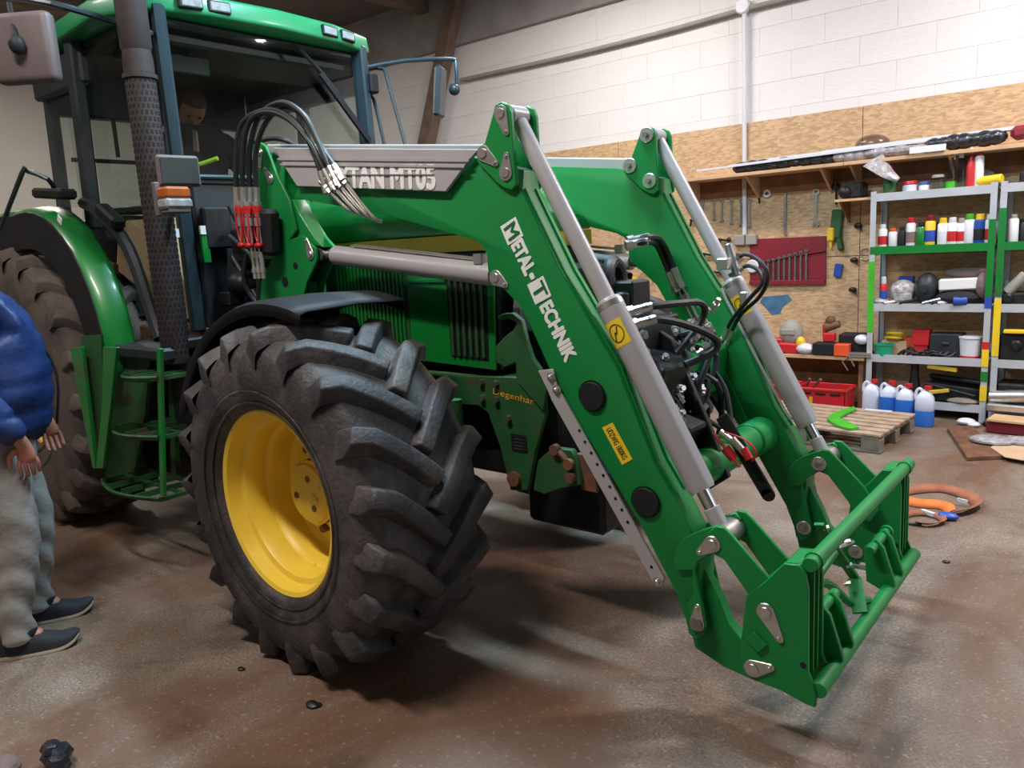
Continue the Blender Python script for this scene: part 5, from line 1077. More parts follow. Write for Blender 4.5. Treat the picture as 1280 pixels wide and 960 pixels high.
shelf_unit(-1.86, -.955, 'light grey metal shelving unit with one green shelf before the strand board', [(-1.86, .72, 1.32, 'lime'), (-.955, 1.02, 1.62, 'tgreen'), (-.955, .93, 1.02, 'blue'), (-.955, .60, .66, 'red'), (-.955, .46, .60, 'plastic_y'), (-.955, .34, .42, 'tgreen'), (-.955, .18, .30, 'plastic_y')])
shelf_unit(-.925, -.02, 'second grey metal shelving unit cut off by the right edge', [(-.925, 1.02, 1.7, 'tgreen'), (-.925, .55, 1.0, 'plastic_y')])
def can(x, z, h, r, body, cap, label, caph=.18, y=7.2, group_=None, band=None, name='spray_can', cat='can', neck=.55):
    t = thing(name, (x, y, z), label, cat, group_); b = MB(); c = (x, y, z)
    b.lathe([(.001, 0), (r * .95, 0), (r, h * .02), (r, h * (1 - caph) - .01), (r * .8, h * (1 - caph) + .002), (.001, h * (1 - caph) + .004)], c, (0, 0, 1), 16); b.build('can_body', body, t)
    b = MB(); b.lathe([(r * neck * 1.2, h * (1 - caph)), (r * neck * 1.3, h * (1 - caph) + .004), (r * neck * 1.2, h * .98), (r * neck * .9, h), (.001, h)], c, (0, 0, 1), 14); b.build('cap', cap, t)
    if band: b = MB(); b.lathe([(r * 1.01, h * .15), (r * 1.015, h * .16), (r * 1.015, h * .5), (r * 1.01, h * .51)], c, (0, 0, 1), 16); b.build('label_band', band, t)
    return t
def bottle(x, z, h, r, body, cap, label, y=7.2, fill=None, name='bottle', spray=False):
    t = thing(name, (x, y, z), label, 'bottle'); b = MB(); c = (x, y, z)
    b.lathe([(.001, 0), (r, 0), (r, h * .52), (r * .75, h * .66), (r * .38, h * .76), (r * .36, h * .86), (.001, h * .86)], c, (0, 0, 1), 16); b.build('bottle_body', body, t)
    b = MB(); b.lathe([(.001, h * .84), (r * .48, h * .84), (r * .48, h * .97), (r * .3, h), (.001, h)], c, (0, 0, 1), 12)
    if spray: b.box((x - .02, y, z + h * .97), (.07, .025, .03)); b.box((x - .045, y, z + h * .9), (.012, .018, .05))
    b.build('cap', cap, t)
    if fill: b = MB(); b.lathe([(.001, .003), (r * 1.01, .003), (r * 1.01, h * .22), (.001, h * .22)], c, (0, 0, 1), 16); b.build('liquid', fill, t)
    return t
Z1 = 1.868; X1 = lambda px, y=7.2: None
# top shelf
def xs_(v): return v[0]
bottle((-1.744,7.2,1.885)[0], Z1, .235, .05, 'dgreen', 'red', 'dark green bottle with red and white top at the left end of the top shelf')
can((-1.591,7.2,1.891)[0], Z1, .10, .055, 'offwhite', 'red', 'squat white and red tin on the top shelf', .3, neck=.8, name='tin')
can((-1.483,7.2,1.888)[0], Z1, .085, .04, 'offwhite', 'blue', 'small white pot with dark lid on the top shelf', .3, neck=.8, name='pot')
can((-1.383,7.2,1.893)[0], Z1, .13, .052, 'bottleglass', 'grey', 'clear glass jar on the top shelf', .2, neck=.7, name='glass_jar')
bottle((-1.291,7.2,1.885)[0], Z1, .30, .04, 'bottleglass', 'plastic_y', 'clear bottle with yellow cap and green liquid at its foot', fill='lime')
bottle((-1.223,7.2,1.885)[0], Z1, .29, .04, 'bottleglass', 'offwhite', 'clear spray bottle with pale trigger head', spray=True)
bottle((-1.151,7.2,1.885)[0], Z1, .32, .035, 'red', 'offwhite', 'slim dark red bottle with pale cap on the top shelf')
can((-1.096,7.2,1.88)[0], Z1, .27, .033, 'white', 'red', 'tall white spray can with a red cap on the top shelf', .1)
b = MB(); b.cyl((-1.10, 7.2, Z1 + .045), (-.93, 7.15, Z1 + .055), .038); one(b, 'caulking_tube', 'plastic_y', (-1.05, 7.18, Z1), 'thick yellow tube lying at the right end of the top shelf', 'tube', bevel=.008)
b = MB(); b.ball((-1.10, 7.32, Z1 + .08), .09, (1.1, .6, .8), 8, 6); one(b, 'plastic_bag', 'film', (-1.1, 7.32, Z1), 'crumpled clear bag behind the yellow tube', 'bag')
# green shelf row
Z2 = 1.427
row = ((1103, .20, .037, 'white', 'offwhite', 'red', 'white can with red marks at the left end of the green shelf'), (1116, .165, .036, 'offwhite', 'orangebox', None, 'white can with orange-red cap on the green shelf'),
 (1127, .17, .03, 'black', 'black', None, 'thin black can third from the left on the green shelf'), (1138, .245, .036, 'offwhite', 'red', 'rag', 'tall white and purple can with red cap on the green shelf'),
 (1151, .20, .036, 'tgreen', 'black', None, 'green can with black cap on the green shelf'), (1162, .255, .04, 'plastic_y', 'darkred', 'blue', 'tall yellow and blue can with dark red cap'),
 (1170, .19, .028, 'blue', 'blue', None, 'narrow dark blue can on the green shelf'), (1178, .225, .040, 'white', 'plastic_y', 'offwhite', 'white can with a yellow cap on the green shelf'),
 (1190, .225, .040, 'white', 'offwhite', 'red', 'white can with red print left of its twin'), (1200, .215, .036, 'white', 'grey', 'red', 'white can with red print and dark nozzle'),
 (1211, .245, .042, 'offwhite', 'lime', None, 'white canister with a lime green cap'), (1224, .24, .046, 'blue', 'plastic_y', 'black', 'dark blue can with a wide yellow cap'),
 (1237, .235, .042, 'white', 'offwhite', 'red', 'white can with red base beside the painted post'))
xr = {1103: (-1.783,7.18,1.442), 1116: (-1.701,7.18,1.445), 1127: (-1.633,7.18,1.449), 1138: (-1.565,7.18,1.446), 1151: (-1.487,7.18,1.449), 1162: (-1.421,7.18,1.447), 1170: (-1.385,7.3,1.441), 1178: (-1.328,7.18,1.449), 1190: (-1.259,7.18,1.452), 1200: (-1.196,7.18,1.449), 1211: (-1.14,7.18,1.447), 1224: (-1.068,7.18,1.45), 1237: (-0.997,7.18,1.453)}
for px, h, r, bd, cp, bn, lb in row: can(xr[px][0], Z2, h, r, bd, cp, lb, .2, y=xr[px][1], band=bn)
can((-0.842,7.18,1.464)[0], Z2, .22, .035, 'white', 'grey', 'white can on the second shelving unit', .15, y=7.18)
can((-0.79,7.18,1.462)[0], Z2, .18, .035, 'cabblack', 'black', 'dark can at the right edge on the second shelving unit', .15, y=7.25)
# third shelf
Z3 = .947
can((-1.756,7.15,0.988)[0], Z3, .24, .03, 'red', 'offwhite', 'red and white can at the left end of the third shelf', .25, y=7.15, band='blue')
b = MB(); b.ball((-1.62, 7.22, Z3 + .11), .10, (1.1, 1, 1), 14, 10); b.box((-1.60, 7.14, Z3 + .06), (.14, .04, .08)); one(b, 'safety_mask', 'film', (-1.62, 7.22, Z3), 'shiny clear face shield on the third shelf', 'mask', bevel=.01)
b = MB(); b.ball((-1.43, 7.2, Z3 + .13), .11, (.85, 1, 1.25), 14, 10); b.cyl((-1.43, 7.09, Z3 + .14), (-1.43, 7.07, Z3 + .14), .03); one(b, 'welding_mask', 'cabblack', (-1.43, 7.2, Z3), 'dark grey respirator mask on the third shelf', 'mask')
b = MB(); b.box((-1.20, 7.22, Z3 + .17), (.28, .2, .09), Euler((0, -.04, .1))); one(b, 'paper_stack', 'white', (-1.2, 7.22, Z3), 'white box lying on top of the grey pouch', 'box', bevel=.01)
b = MB(); b.ball((-1.20, 7.18, Z3 + .06), .13, (1.35, .8, .5), 14, 8); one(b, 'pouch', 'cloth', (-1.2, 7.18, Z3), 'dark grey pouch on the third shelf', 'pouch')
b = MB(); b.ball((-1.15, 7.3, Z3 + .25), .1, (1.9, .9, .45), 14, 8); b.ball((-1.02, 7.16, Z3 + .16), .07, (.8, .8, 1.5), 10, 8); one(b, 'rag', 'rag', (-1.15, 7.3, Z3 + .2), 'crumpled brown-pink rags heaped on the third shelf', 'rag')
b = MB(); b.cyl((-1.22, 7.10, Z3 + .04), (-1.12, 7.12, Z3 + .04), .04); one(b, 'tape_roll', 'blue', (-1.17, 7.11, Z3), 'small blue roll at the front of the third shelf', 'roll', bevel=.006)
b = MB(); b.box((-1.62, 7.34, Z3 + .17), (.12, .06, .12)); one(b, 'blue_box', 'blue', (-1.62, 7.34, Z3), 'dark blue box behind the face shield', 'box', bevel=.006)
b = MB(); b.ball((-1.78, 7.16, Z3 + .03), .06, (1.2, 1, .6), 10, 6); one(b, 'glove', 'film', (-1.78, 7.16, Z3), 'pale grey glove at the left of the third shelf', 'glove')
for i, (x, l, a, m_) in enumerate(((-1.52, .22, .5, 'black'), (-1.36, .2, -.6, 'steel'), (-1.30, .16, .3, 'black'), (-1.68, .12, .2, 'zinc'), (-1.27, .12, -.2, 'offwhite'))):
    b = MB(); b.cyl((x - l / 2 * math.cos(a), 7.10, Z3 + .02), (x + l / 2 * math.cos(a), 7.14 + .04 * math.sin(a), Z3 + .03 + l * .3 * abs(math.sin(a))), .014, seg=8); b.box((x + l / 2 * math.cos(a), 7.13, Z3 + .03), (.04, .03, .03))
    one(b, 'hand_tool', m_, (x, 7.12, Z3), ('black-handled tool before the dark grey respirator', 'thin steel tool leaning before the pouch', 'short black tool beside the pouch', 'small bright tool below the clear face shield', 'small white tool beside the blue roll')[i], 'tool')
# fourth shelf
Z4 = .507
b = MB(); b.lathe([(.001, 0), (.065, 0), (.078, .09), (.084, .095), (.084, .10), (.072, .10), (.06, .01)], (-1.74, 7.16, Z4), (0, 0, 1), 20); one(b, 'tub', 'teal', (-1.74, 7.16, Z4), 'green plastic tub at the left of the fourth shelf', 'tub')
for i, (z, dx) in enumerate(((.13, 0), (.17, .02))):
    b = MB(); b.lathe([(.05, 0), (.075, .004), (.078, .018), (.05, .024)], (-1.69 + dx, 7.26, Z4 + z), (0, .2, 1), 20, close=True); one(b, 'tape_roll', 'plastic_y', (-1.69 + dx, 7.26, Z4 + z), ('lower yellow ring of the pair behind the green tub', 'upper yellow ring of the pair behind the green tub')[i], 'roll')
b = MB(); b.box((-1.68, 7.3, Z4 + .06), (.20, .12, .12)); one(b, 'carton', 'card', (-1.68, 7.3, Z4), 'brown carton under the yellow rings', 'box', bevel=.004)
b = MB(); b.box((-1.46, 7.24, Z4 + .16), (.13, .12, .13)); b.box((-1.46, 7.24, Z4 + .05), (.11, .1, .10)); one(b, 'tool_case', 'red', (-1.46, 7.24, Z4), 'red box on the fourth shelf', 'box', bevel=.006)
b = MB(); b.box((-1.27, 7.25, Z4 + .10), (.24, .18, .20)); b.box((-1.27, 7.15, Z4 + .12), (.06, .02, .03)); one(b, 'tool_case', 'cabblack', (-1.27, 7.25, Z4), 'black tool case beside the white bucket', 'box', bevel=.012)
t = thing('bucket', (-1.09, 7.18, Z4), 'white plastic bucket with red rim marks on the fourth shelf', 'bucket'); b = MB(); b.lathe([(.001, 0), (.07, 0), (.082, .17), (.088, .172), (.088, .185), (.001, .188)], (-1.09, 7.18, Z4), (0, 0, 1), 24); b.build('bucket_body', 'offwhite', t)
b = MB(); b.lathe([(.0715, .003), (.075, .03), (.077, .03), (.0735, .001)], (-1.09, 7.18, Z4), (0, 0, 1), 24); b.build('red_band', 'red', t)
b = MB(); b.box((-1.56, 7.3, Z4 + .10), (.09, .1, .10)); one(b, 'small_carton', 'orangebox', (-1.56, 7.3, Z4), 'dull orange carton behind the red box', 'box', bevel=.004)
b = MB(); rr = random.Random(9)
for i in range(9): x = -1.62 + rr.random() * .3; b.tube([(x, 7.12, Z4 + .02), (x + .06, 7.1, Z4 + .07 * rr.random() + .03), (x + .12, 7.13, Z4 + .02), (x + .16, 7.16, Z4 + .05)], .009, 6)
one(b, 'cable_tangle', 'hose', (-1.5, 7.12, Z4), 'tangle of black cable at the front of the fourth shelf', 'cable')
# bottom shelf
Z5 = .127
b = MB(); b.lathe([(.001, 0), (.05, 0), (.05, .12), (.035, .2), (.03, .3), (.045, .32), (.001, .34)], (-1.50, 7.2, Z5), (0, 0, 1), 16); one(b, 'grinder', 'dark', (-1.5, 7.2, Z5), 'dark upright machine part with yellow cap behind the blue jugs', 'machine')
b = MB(); b.lathe([(.001, 0), (.045, 0), (.045, .03), (.001, .035)], (-1.50, 7.2, Z5 + .34), (0, 0, 1), 16); one(b, 'round_disc', 'plastic_y', (-1.5, 7.2, Z5 + .34), 'round yellow cap on the dark upright machine part', 'disc')
b = MB(); b.cyl((-1.42, 7.16, Z5 + .16), (-1.02, 7.12, Z5 + .08), .012); b.cyl((-1.40, 7.3, Z5 + .2), (-1.0, 7.2, Z5 + .18), .025); b.box((-1.2, 7.26, Z5 + .08), (.4, .2, .14), Euler((0, .1, 0))); one(b, 'engine_part', 'dark', (-1.2, 7.26, Z5), 'long greasy dark metal part on the bottom shelf', 'machine part', bevel=.01)
b = MB(); b.box((-1.30, 7.14, Z5 + .10), (.16, .05, .03), Euler((0, -.2, 0))); one(b, 'yellow_bracket', 'ystripe', (-1.3, 7.14, Z5), 'yellow flat piece lying on the dark machine part', 'part', bevel=.005)
b = MB(); b.box((-1.28, 7.14, Z5 + .30), (.22, .06, .035), Euler((0, .1, 0))); one(b, 'long_carton', 'ystripe', (-1.28, 7.14, Z5 + .2), 'dull yellow strip above the bottom shelf', 'part', bevel=.004)
b = MB(); b.ball((-1.12, 7.14, Z5 + .03), .06, (2, 1, .5), 10, 6); one(b, 'oily_rag', 'greywood', (-1.12, 7.14, Z5), 'flat oily rag at the front of the bottom shelf', 'rag')
# second unit contents
for i, (px, z, w, h, m_, lb) in enumerate(((-.80, Z3, .22, .10, 'dark', 'greasy dark casting on the third shelf of the second unit'), (-.72, Z4, .34, .22, 'dark', 'black crate of parts on the fourth shelf of the second unit'), (-.74, Z5, .30, .20, 'dark', 'dark motor part low on the second unit'), (-.62, Z1, .4, .1, 'cloth', 'dark folded sheet on the second unit\'s top'))):
    b = MB(); b.box((px, 7.25, z + h / 2), (w, .24, h)); b.cyl((px - .05, 7.14, z + h * .6), (px - .05, 7.10, z + h * .6), .04); one(b, 'machine_part', m_, (px, 7.25, z), lb, 'machine part', bevel=.015)
b = MB(); b.cyl((-.86, 7.16, Z3 + .10), (-.74, 7.16, Z3 + .24), .04); one(b, 'filter_canister', 'grey', (-.8, 7.16, Z3 + .1), 'grey canister leaning on the casting of the second unit', 'filter', bevel=.008)
b = MB(); b.box((-.78, 7.12, Z4 + .24), (.16, .06, .03)); one(b, 'screwdriver', 'plastic_y', (-.78, 7.12, Z4 + .22), 'yellow-handled tool on the black crate', 'tool', bevel=.006)
b = MB(); b.cyl((-.92, 7.06, Z5 + .10), (-.6, 7.0, Z5 + .14), .05); b.box((-.76, 7.02, Z5 + .03), (.34, .12, .06)); one(b, 'bent_panel', 'zinc', (-.76, 7.02, Z5), 'bright bent metal panel leaning at the right shelving', 'metal part', bevel=.01)
# ---- wood bench and upper shelf
t = thing('wall_bench', (-3.0, 7.28, 0), 'low brown wooden bench along the strand-board wall', 'bench')
for i, (x0, x1) in enumerate(((-4.9, -3.4), (-3.4, -1.88))): MB().box(((x0 + x1) / 2, 7.28, .475), (x1 - x0 - .004, .38, .035)).build('bench_board', 'board', t, bevel=.004)
MB().box((-3.4, 7.42, .24), (3.0, .02, .44)).build('back_panel', 'darkwood', t)
for x in (-4.88, -3.4, -1.92): MB().box((x, 7.3, .23), (.04, .32, .46)).build('bench_leg', 'darkwood', t)
t = thing('wall_shelf', (-2.2, 7.32, 2.13), 'long brown wooden shelf high on the strand-board wall', 'shelf')
for (x0, x1) in ((-3.62, -2.1), (-2.1, .2)): MB().box(((x0 + x1) / 2, 7.30, 2.155), (x1 - x0 - .004, .36, .03)).build('shelf_board', 'board', t, bevel=.003)
MB().box((-1.7, 7.475, 2.06), (3.8, .02, .16)).build('shelf_rail', 'darkwood', t)
for x in (-3.60, -2.98, -2.30, -2.05, -1.3, -.7):
    b = MB(); b.yz([(7.47, 2.14), (7.14, 2.14), (7.47, 1.94)], x - .01, x + .01); b.build('bracket', 'board', t)
t = thing('wall_shelf', (-1.98, 7.3, 1.86), 'short board at bottle height left of the metal shelving', 'shelf'); MB().box((-2.02, 7.3, 1.85), (.30, .34, .02)).build('shelf_board', 'board', t); 
b = MB(); b.yz([(7.47, 1.84), (7.18, 1.84), (7.47, 1.66)], -2.15, -2.13); b.build('bracket', 'darkwood', t)
b = MB(); b.box((-2.05, 7.28, 1.93), (.18, .2, .13)); b.ball((-2.1, 7.2, 1.92), .06); one(b, 'machine_part', 'dark', (-2.05, 7.28, 1.86), 'black machine part on the short board', 'machine part', bevel=.015)
# bundles on the upper shelf
Z6 = 2.172
t = thing('profile_bundle', (-2.4, 7.22, Z6), 'bundle of thin pale metal bars lying along the high wall shelf', 'bars')
for i, (x0, x1, y, z, r) in enumerate(((-3.46, -1.9, 7.14, .062, .012), (-3.16, -1.3, 7.18, .075, .014), (-2.95, -.9, 7.22, .085, .014), (-3.0, -.4, 7.26, .10, .015), (-2.3, .1, 7.2, .105, .018))):
    b = MB(); b.bar((x0, y, Z6 + z + .0), (x1, y + .02, Z6 + z + .03), r * 2, r * 1.4); b.build('metal_bar', 'offwhite', t)
b = MB(); rr = random.Random(5)
for i in range(9): x = -3.05 + i * .1; b.ball((x, 7.24, Z6 + .045 + rr.random() * .01), .06, (1.6, 1.3, .7 + rr.random() * .3), 10, 7)
one(b, 'wrapped_bundle', 'blackfilm', (-2.7, 7.24, Z6), 'black plastic-wrapped bundle at the left of the high shelf', 'bundle')
b = MB()
for i in range(10): x = -2.15 + i * .08; b.ball((x, 7.24, Z6 + .05), .065, (1.5, 1.3, .6 + rr.random() * .4), 10, 7)
one(b, 'wrapped_bundle', 'film', (-1.8, 7.24, Z6), 'grey film-wrapped bundle in the middle of the high shelf', 'bundle')
b = MB(); b.ball((-1.92, 7.30, Z6 + .13), .11, (1.3, .8, .8), 12, 8); one(b, 'plastic_bag', 'film_clear', (-1.92, 7.3, Z6 + .1), 'puffed clear plastic bag on top of the film-wrapped bundle', 'bag')
b = MB(); b.tube([(-1.86, 7.12, 2.16), (-1.75, 7.10, 2.05), (-1.66, 7.12, 1.98)], [.10, .02], 8, ry=.02); one(b, 'plastic_sheet', 'film', (-1.8, 7.1, 2.0), 'grey film hanging down over the shelf edge', 'sheet')
b = MB()
for i in range(7): x = -1.42 + i * .07; b.ball((x, 7.22, Z6 + .07), .06, (1.4, 1.2, .8 + rr.random() * .3), 10, 7)
one(b, 'wrapped_bundle', 'blackfilm', (-1.2, 7.22, Z6), 'black bundle on the high shelf above the bottles', 'bundle')
b = MB(); b.box((-1.45, 7.11, Z6 + .03), (.26, .02, .05)); one(b, 'white_strip', 'white', (-1.45, 7.11, Z6), 'short white strip on the front edge of the high shelf', 'strip')
b = MB(); b.box((-.55, 7.24, Z6 + .10), (.7, .16, .10), Euler((0, -.05, 0))); one(b, 'wrapped_bundle', 'darkred', (-.55, 7.24, Z6), 'dark maroon roll at the right end of the high shelf', 'bundle', bevel=.03)
# ---- tools hanging on the strand board
YW = 7.484
def wrench(x, z, L, label, grp=None, w=.022, m_='zinc', ang=0):
    t = MB(); Rm = Matrix.Translation((x, YW - .012, z)) @ Matrix.Rotation(ang, 4, 'Y')
    t.box((0, 0, -L / 2), (w * .75, .008, L * .8)); t.lathe([(w * .5, -.005), (w * 1.0, -.005), (w * 1.0, .005), (w * .5, .005)], (0, 0, -L * .05), (0, 1, 0), 14, close=True)
    t.plate([(-w, -L * .98), (-w * .35, -L * 1.04), (-w * .35, -L * .97), (w * .35, -L * .97), (w * .35, -L * 1.04), (w, -L * .98), (w * .7, -L * .90), (-w * .7, -L * .90)], -.005, .005)
    t.xf(Rm); return one(t, 'wrench', m_, (x, YW, z), label, 'wrench', grp)
wl = ('leftmost hanging wrench of the row below the high shelf', 'second hanging wrench from the left in the row', 'third hanging wrench from the left in the row', 'fourth hanging wrench from the left in the row', 'fifth hanging wrench, darker, left of the white conduit', 'hanging wrench just right of the white conduit')
WX = [(-3.569,7.47,1.954), (-3.447,7.47,1.953), (-3.362,7.47,1.954), (-3.261,7.47,1.946), (-3.162,7.47,1.946), (-3.073,7.47,1.947)]
for i, p_ in enumerate(WX): wrench(p_[0], p_[2] - .0, .17 + i * .022, wl[i], 'wrenches hanging in a row', m_='steel' if i == 4 else 'zinc')
p_ = (-2.439,7.47,1.969); wrench(p_[0], p_[2], .32, 'largest wrench hanging alone below the high shelf', w=.034)
p_ = (-2.721,7.47,1.963); b = MB(); b.box((p_[0], YW - .015, p_[2] - .19), (.022, .022, .40)); one(b, 'flat_bar', 'steel', (p_[0], YW, p_[2] - .38), 'long grey bar hanging above the dark red tool board', 'bar', bevel=.002)
p_ = (-2.898,7.47,1.978); b = MB(); b.lathe([(.018, -.012), (.036, -.012), (.036, .012), (.018, .012)], (p_[0], YW - .016, p_[2]), (0, 1, 0), 20, close=True); one(b, 'tape_ring', 'offwhite', (p_[0], YW, p_[2]), 'white ring hanging below the high shelf', 'ring')
p_ = (-2.985,7.47,1.963); b = MB(); b.cyl((p_[0], YW - .01, p_[2]), (p_[0] + .01, YW - .01, p_[2] - .07), .009); b.ball((p_[0], YW - .01, p_[2]), .016); one(b, 'small_tool', 'dark', (p_[0], YW, p_[2]), 'small dark tool beside the white ring', 'tool')
p_ = (-2.255,7.47,1.967); b = MB(); b.lathe([(.001, 0), (.028, 0), (.034, .02), (.028, .05), (.001, .055)], (p_[0], YW - .04, p_[2]), (0, 0, 1), 14); b.cyl((p_[0], YW - .03, p_[2]), (p_[0], YW - .03, p_[2] - .14), .008); one(b, 'hammer', 'dark', (p_[0], YW - .03, p_[2]), 'dark ball-headed tool hanging right of the largest wrench', 'tool')
p_ = (-2.244,7.47,1.782); b = MB(); b.box((p_[0], YW - .03, p_[2] - .13), (.10, .05, .26), Euler((0, .08, 0))); b.box((p_[0] + .03, YW - .03, p_[2] - .30), (.05, .04, .14), Euler((0, -.2, 0))); one(b, 'riveting_tool', 'dgreen', (p_[0], YW - .03, p_[2] - .2), 'dark green-grey pliers tool hanging beside the red board', 'tool', bevel=.012)
p_ = (-2.289,7.47,1.562); b = MB(); b.box((p_[0], YW - .04, p_[2]), (.06, .05, .12)); b.cyl((p_[0], YW - .04, p_[2] - .06), (p_[0], YW - .04, p_[2] - .13), .014); one(b, 'yellow_tool', 'plastic_y', (p_[0], YW - .04, p_[2]), 'small yellow-bodied tool by the right end of the red board', 'tool', bevel=.01)
p_ = (-2.226,7.47,1.232); b = MB(); b.box((p_[0], YW - .02, p_[2]), (.07, .035, .12), Euler((0, .12, 0))); o = one(b, 'blue_tool', 'blue', (p_[0], YW - .02, p_[2]), 'dark blue folded tool below the hanging pliers', 'tool', bevel=.008)
for px, lb in (((-2.096,7.47,1.055), 'small dark hook on the board left of the shelving'), ((-2.088,7.47,1.323), 'small dark socket tool left of the shelving'), ((-2.061,7.47,1.628), 'dark round fitting on the board by the shelving post')):
    b = MB(); b.ball(Vector(px) + Vector((0, -.01, 0)), .03, (1.2, .5, .8), 10, 8); b.cyl(px, Vector(px) + Vector((.03, -.01, -.04)), .008); one(b, 'hook_tool', 'dark', px, lb, 'tool')
p_ = (-1.993,7.47,1.37); b = MB(); b.lathe([(.045, 0), (.052, .006), (.058, 0), (.052, -.006)], (p_[0], YW - .02, p_[2]), (.2, 1, 0), 22, close=True); one(b, 'steel_hoop', 'zinc', (p_[0], YW, p_[2]), 'bright steel hoop hanging by the shelving post', 'hoop')
# dark red tool holder with stepped wrenches
t = thing('tool_board', (-2.55, YW, 1.35), 'dark red metal tool board with a stepped row of wrenches', 'tool rack')
P = [(-3.069,1.555),(-2.343,1.55),(-2.336,1.109),(-3.069,1.117)]; b = MB(); b.plate(P, YW - .02, YW); b.build('back_sheet', 'darkred', t, bevel=.002)
b = MB(); b.box(((P[0][0] + P[1][0]) / 2, YW - .028, P[2][1] + .02), (P[1][0] - P[0][0], .03, .04)); b.build('lower_lip', 'darkred', t, bevel=.003)
b = MB(); b.bar((P[0][0] + .1, YW - .024, P[0][1] - .22), (P[1][0], YW - .024, P[1][1] - .13), .015, .03, (0, 1, 0)); b.build('stepped_lip', 'darkred', t)
for i in range(9):
    x = P[0][0] + .14 + i * .052; zt = P[0][1] - .23 + i * .012; b = MB(); b.box((x, YW - .036, (zt + P[2][1] + .03) / 2), (.016, .008, zt - P[2][1] - .02)); b.lathe([(.008, -.004), (.018, -.004), (.018, .004), (.008, .004)], (x, YW - .036, zt), (0, 1, 0), 12, close=True); b.build('held_wrench', 'steel', t)
p_ = (-3.036,7.44,1.291); b = MB(); b.cyl((p_[0], YW - .05, p_[2]), (p_[0], YW - .03, p_[2]), .065); one(b, 'round_disc', 'offwhite', (p_[0], YW - .04, p_[2]), 'pale blue-white disc hanging at the left end of the red board', 'disc', bevel=.01)
# tools seen between the arms
for px, lb, s in (((-3.339,7.47,1.56), 'open-ended dark wrench lying left of the conduit socket', 1), ((-3.513,7.47,1.423), 'dark pliers hanging behind the far cylinder', 1), ((-3.659,7.47,1.769), 'dark clamp hanging behind the far arm', .8), ((-3.281,7.47,1.383), 'black drill hanging beside the red board', 1.6), ((-3.445,7.47,1.243), 'black grinder hanging under the drill', 1.6)):
    q = Vector(px); b = MB(); b.bar(q + Vector((-.05 * s, -.02, .01)), q + Vector((.06 * s, -.02, -.01)), .02 * s, .02); b.ball(q + Vector((.06 * s, -.02, 0)), .026 * s, (1, .5, 1), 10, 8); b.bar(q + Vector((-.03 * s, -.02, 0)), q + Vector((-.05 * s, -.02, -.07 * s)), .018 * s, .02); one(b, 'hanging_tool', 'dark', px, lb, 'tool', bevel=.003)
q = Vector((-4.413,7.47,1.176)); b = MB(); b.plate([(q.x - .07, q.z - .05), (q.x + .06, q.z - .05), (q.x + .06, q.z - .02), (q.x + .08, q.z + .03), (q.x - .06, q.z + .03), (q.x - .05, q.z - .02)], YW - .05, YW - .01); one(b, 'yellow_clamp', 'plastic_y', (q.x, YW, q.z), 'yellow clamp hanging on the board behind the loader valve', 'clamp', bevel=.004)
b = MB(); b.lathe([(.08, 0), (.088, .008), (.096, 0), (.088, -.008)], (q.x + .18, YW - .03, q.z), (.1, 1, 0), 24, close=True); one(b, 'wire_coil', 'zinc', (q.x + .18, YW, q.z), 'coil of bright wire hanging beside the yellow clamp', 'coil')
q = Vector((-4.989,7.47,1.275)); b = MB(); b.box((q.x, YW - .03, q.z), (.10, .04, .10)); one(b, 'hanging_tool', 'dark', (q.x, YW, q.z), 'dark square tool on the board behind the near cylinder', 'tool', bevel=.02)
M['bluepaint'] = mat('smeared_blue_paint', (.05, .14, .24), .7, var=.25, scale=12)
b = MB(); b.plate([(-2.948,0.988),(-2.695,1.011),(-2.656,0.957),(-2.748,0.887),(-2.772,0.824),(-2.851,0.808),(-2.907,0.87),(-2.972,0.933)], YW - .001, YW + .002); b.build('paint_smear', 'bluepaint', bpy.data.objects['wall_back'])
# ---- on the bench
ZB = .4935
b = MB(); c_ = (-2.559,7.2,0.668); b.ball((c_[0], 7.2, ZB + .18), .11, (1, .9, 1.15), 16, 12); b.box((c_[0], 7.11, ZB + .20), (.13, .03, .06)); one(b, 'welding_helmet', 'grey', (c_[0], 7.2, ZB), 'grey welding helmet on the low bench', 'helmet', bevel=.01)
b = MB(); b.box((c_[0] - .02, 7.16, ZB + .05), (.24, .14, .10), Euler((0, .05, .1))); b.box((c_[0] - .1, 7.13, ZB + .11), (.1, .08, .06)); one(b, 'red_box', 'red', (c_[0] - .02, 7.16, ZB), 'red plastic box under the grey welding helmet', 'box', bevel=.015)
b = MB(); x_ = (-2.878,7.15,0.565)[0]; b.box((x_, 7.15, ZB + .09), (.14, .1, .18)); b.cyl((x_, 7.1, ZB + .14), (x_ + .06, 7.08, ZB + .14), .02); one(b, 'red_machine', 'red', (x_, 7.15, ZB), 'red machine on the bench behind the far cylinder', 'machine', bevel=.02)
b = MB(); x_ = (-2.449,7.14,0.62)[0]; b.ball((x_, 7.14, ZB + .10), .05, (.9, .9, 1.2), 10, 8); one(b, 'yellow_sponge', 'plastic_y', (x_, 7.14, ZB), 'yellow bundle beside the red plastic box', 'bundle')
b = MB(); x_ = (-2.398,7.12,0.565)[0]; b.ball((x_, 7.12, ZB + .05), .07, (1.2, .9, .75), 9, 6); b.ball((x_ + .06, 7.15, ZB + .04), .05, (1, .9, .7), 9, 6); one(b, 'crumpled_paper', 'offwhite', (x_, 7.12, ZB), 'crumpled white paper left of the black tool tray', 'paper')
b = MB(); x_ = (-2.237,7.13,0.577)[0]; b.box((x_ + .01, 7.15, ZB + .055), (.20, .14, .11)); one(b, 'tool_tray', 'black', (x_, 7.15, ZB), 'black tool tray on the bench', 'tray', bevel=.008)
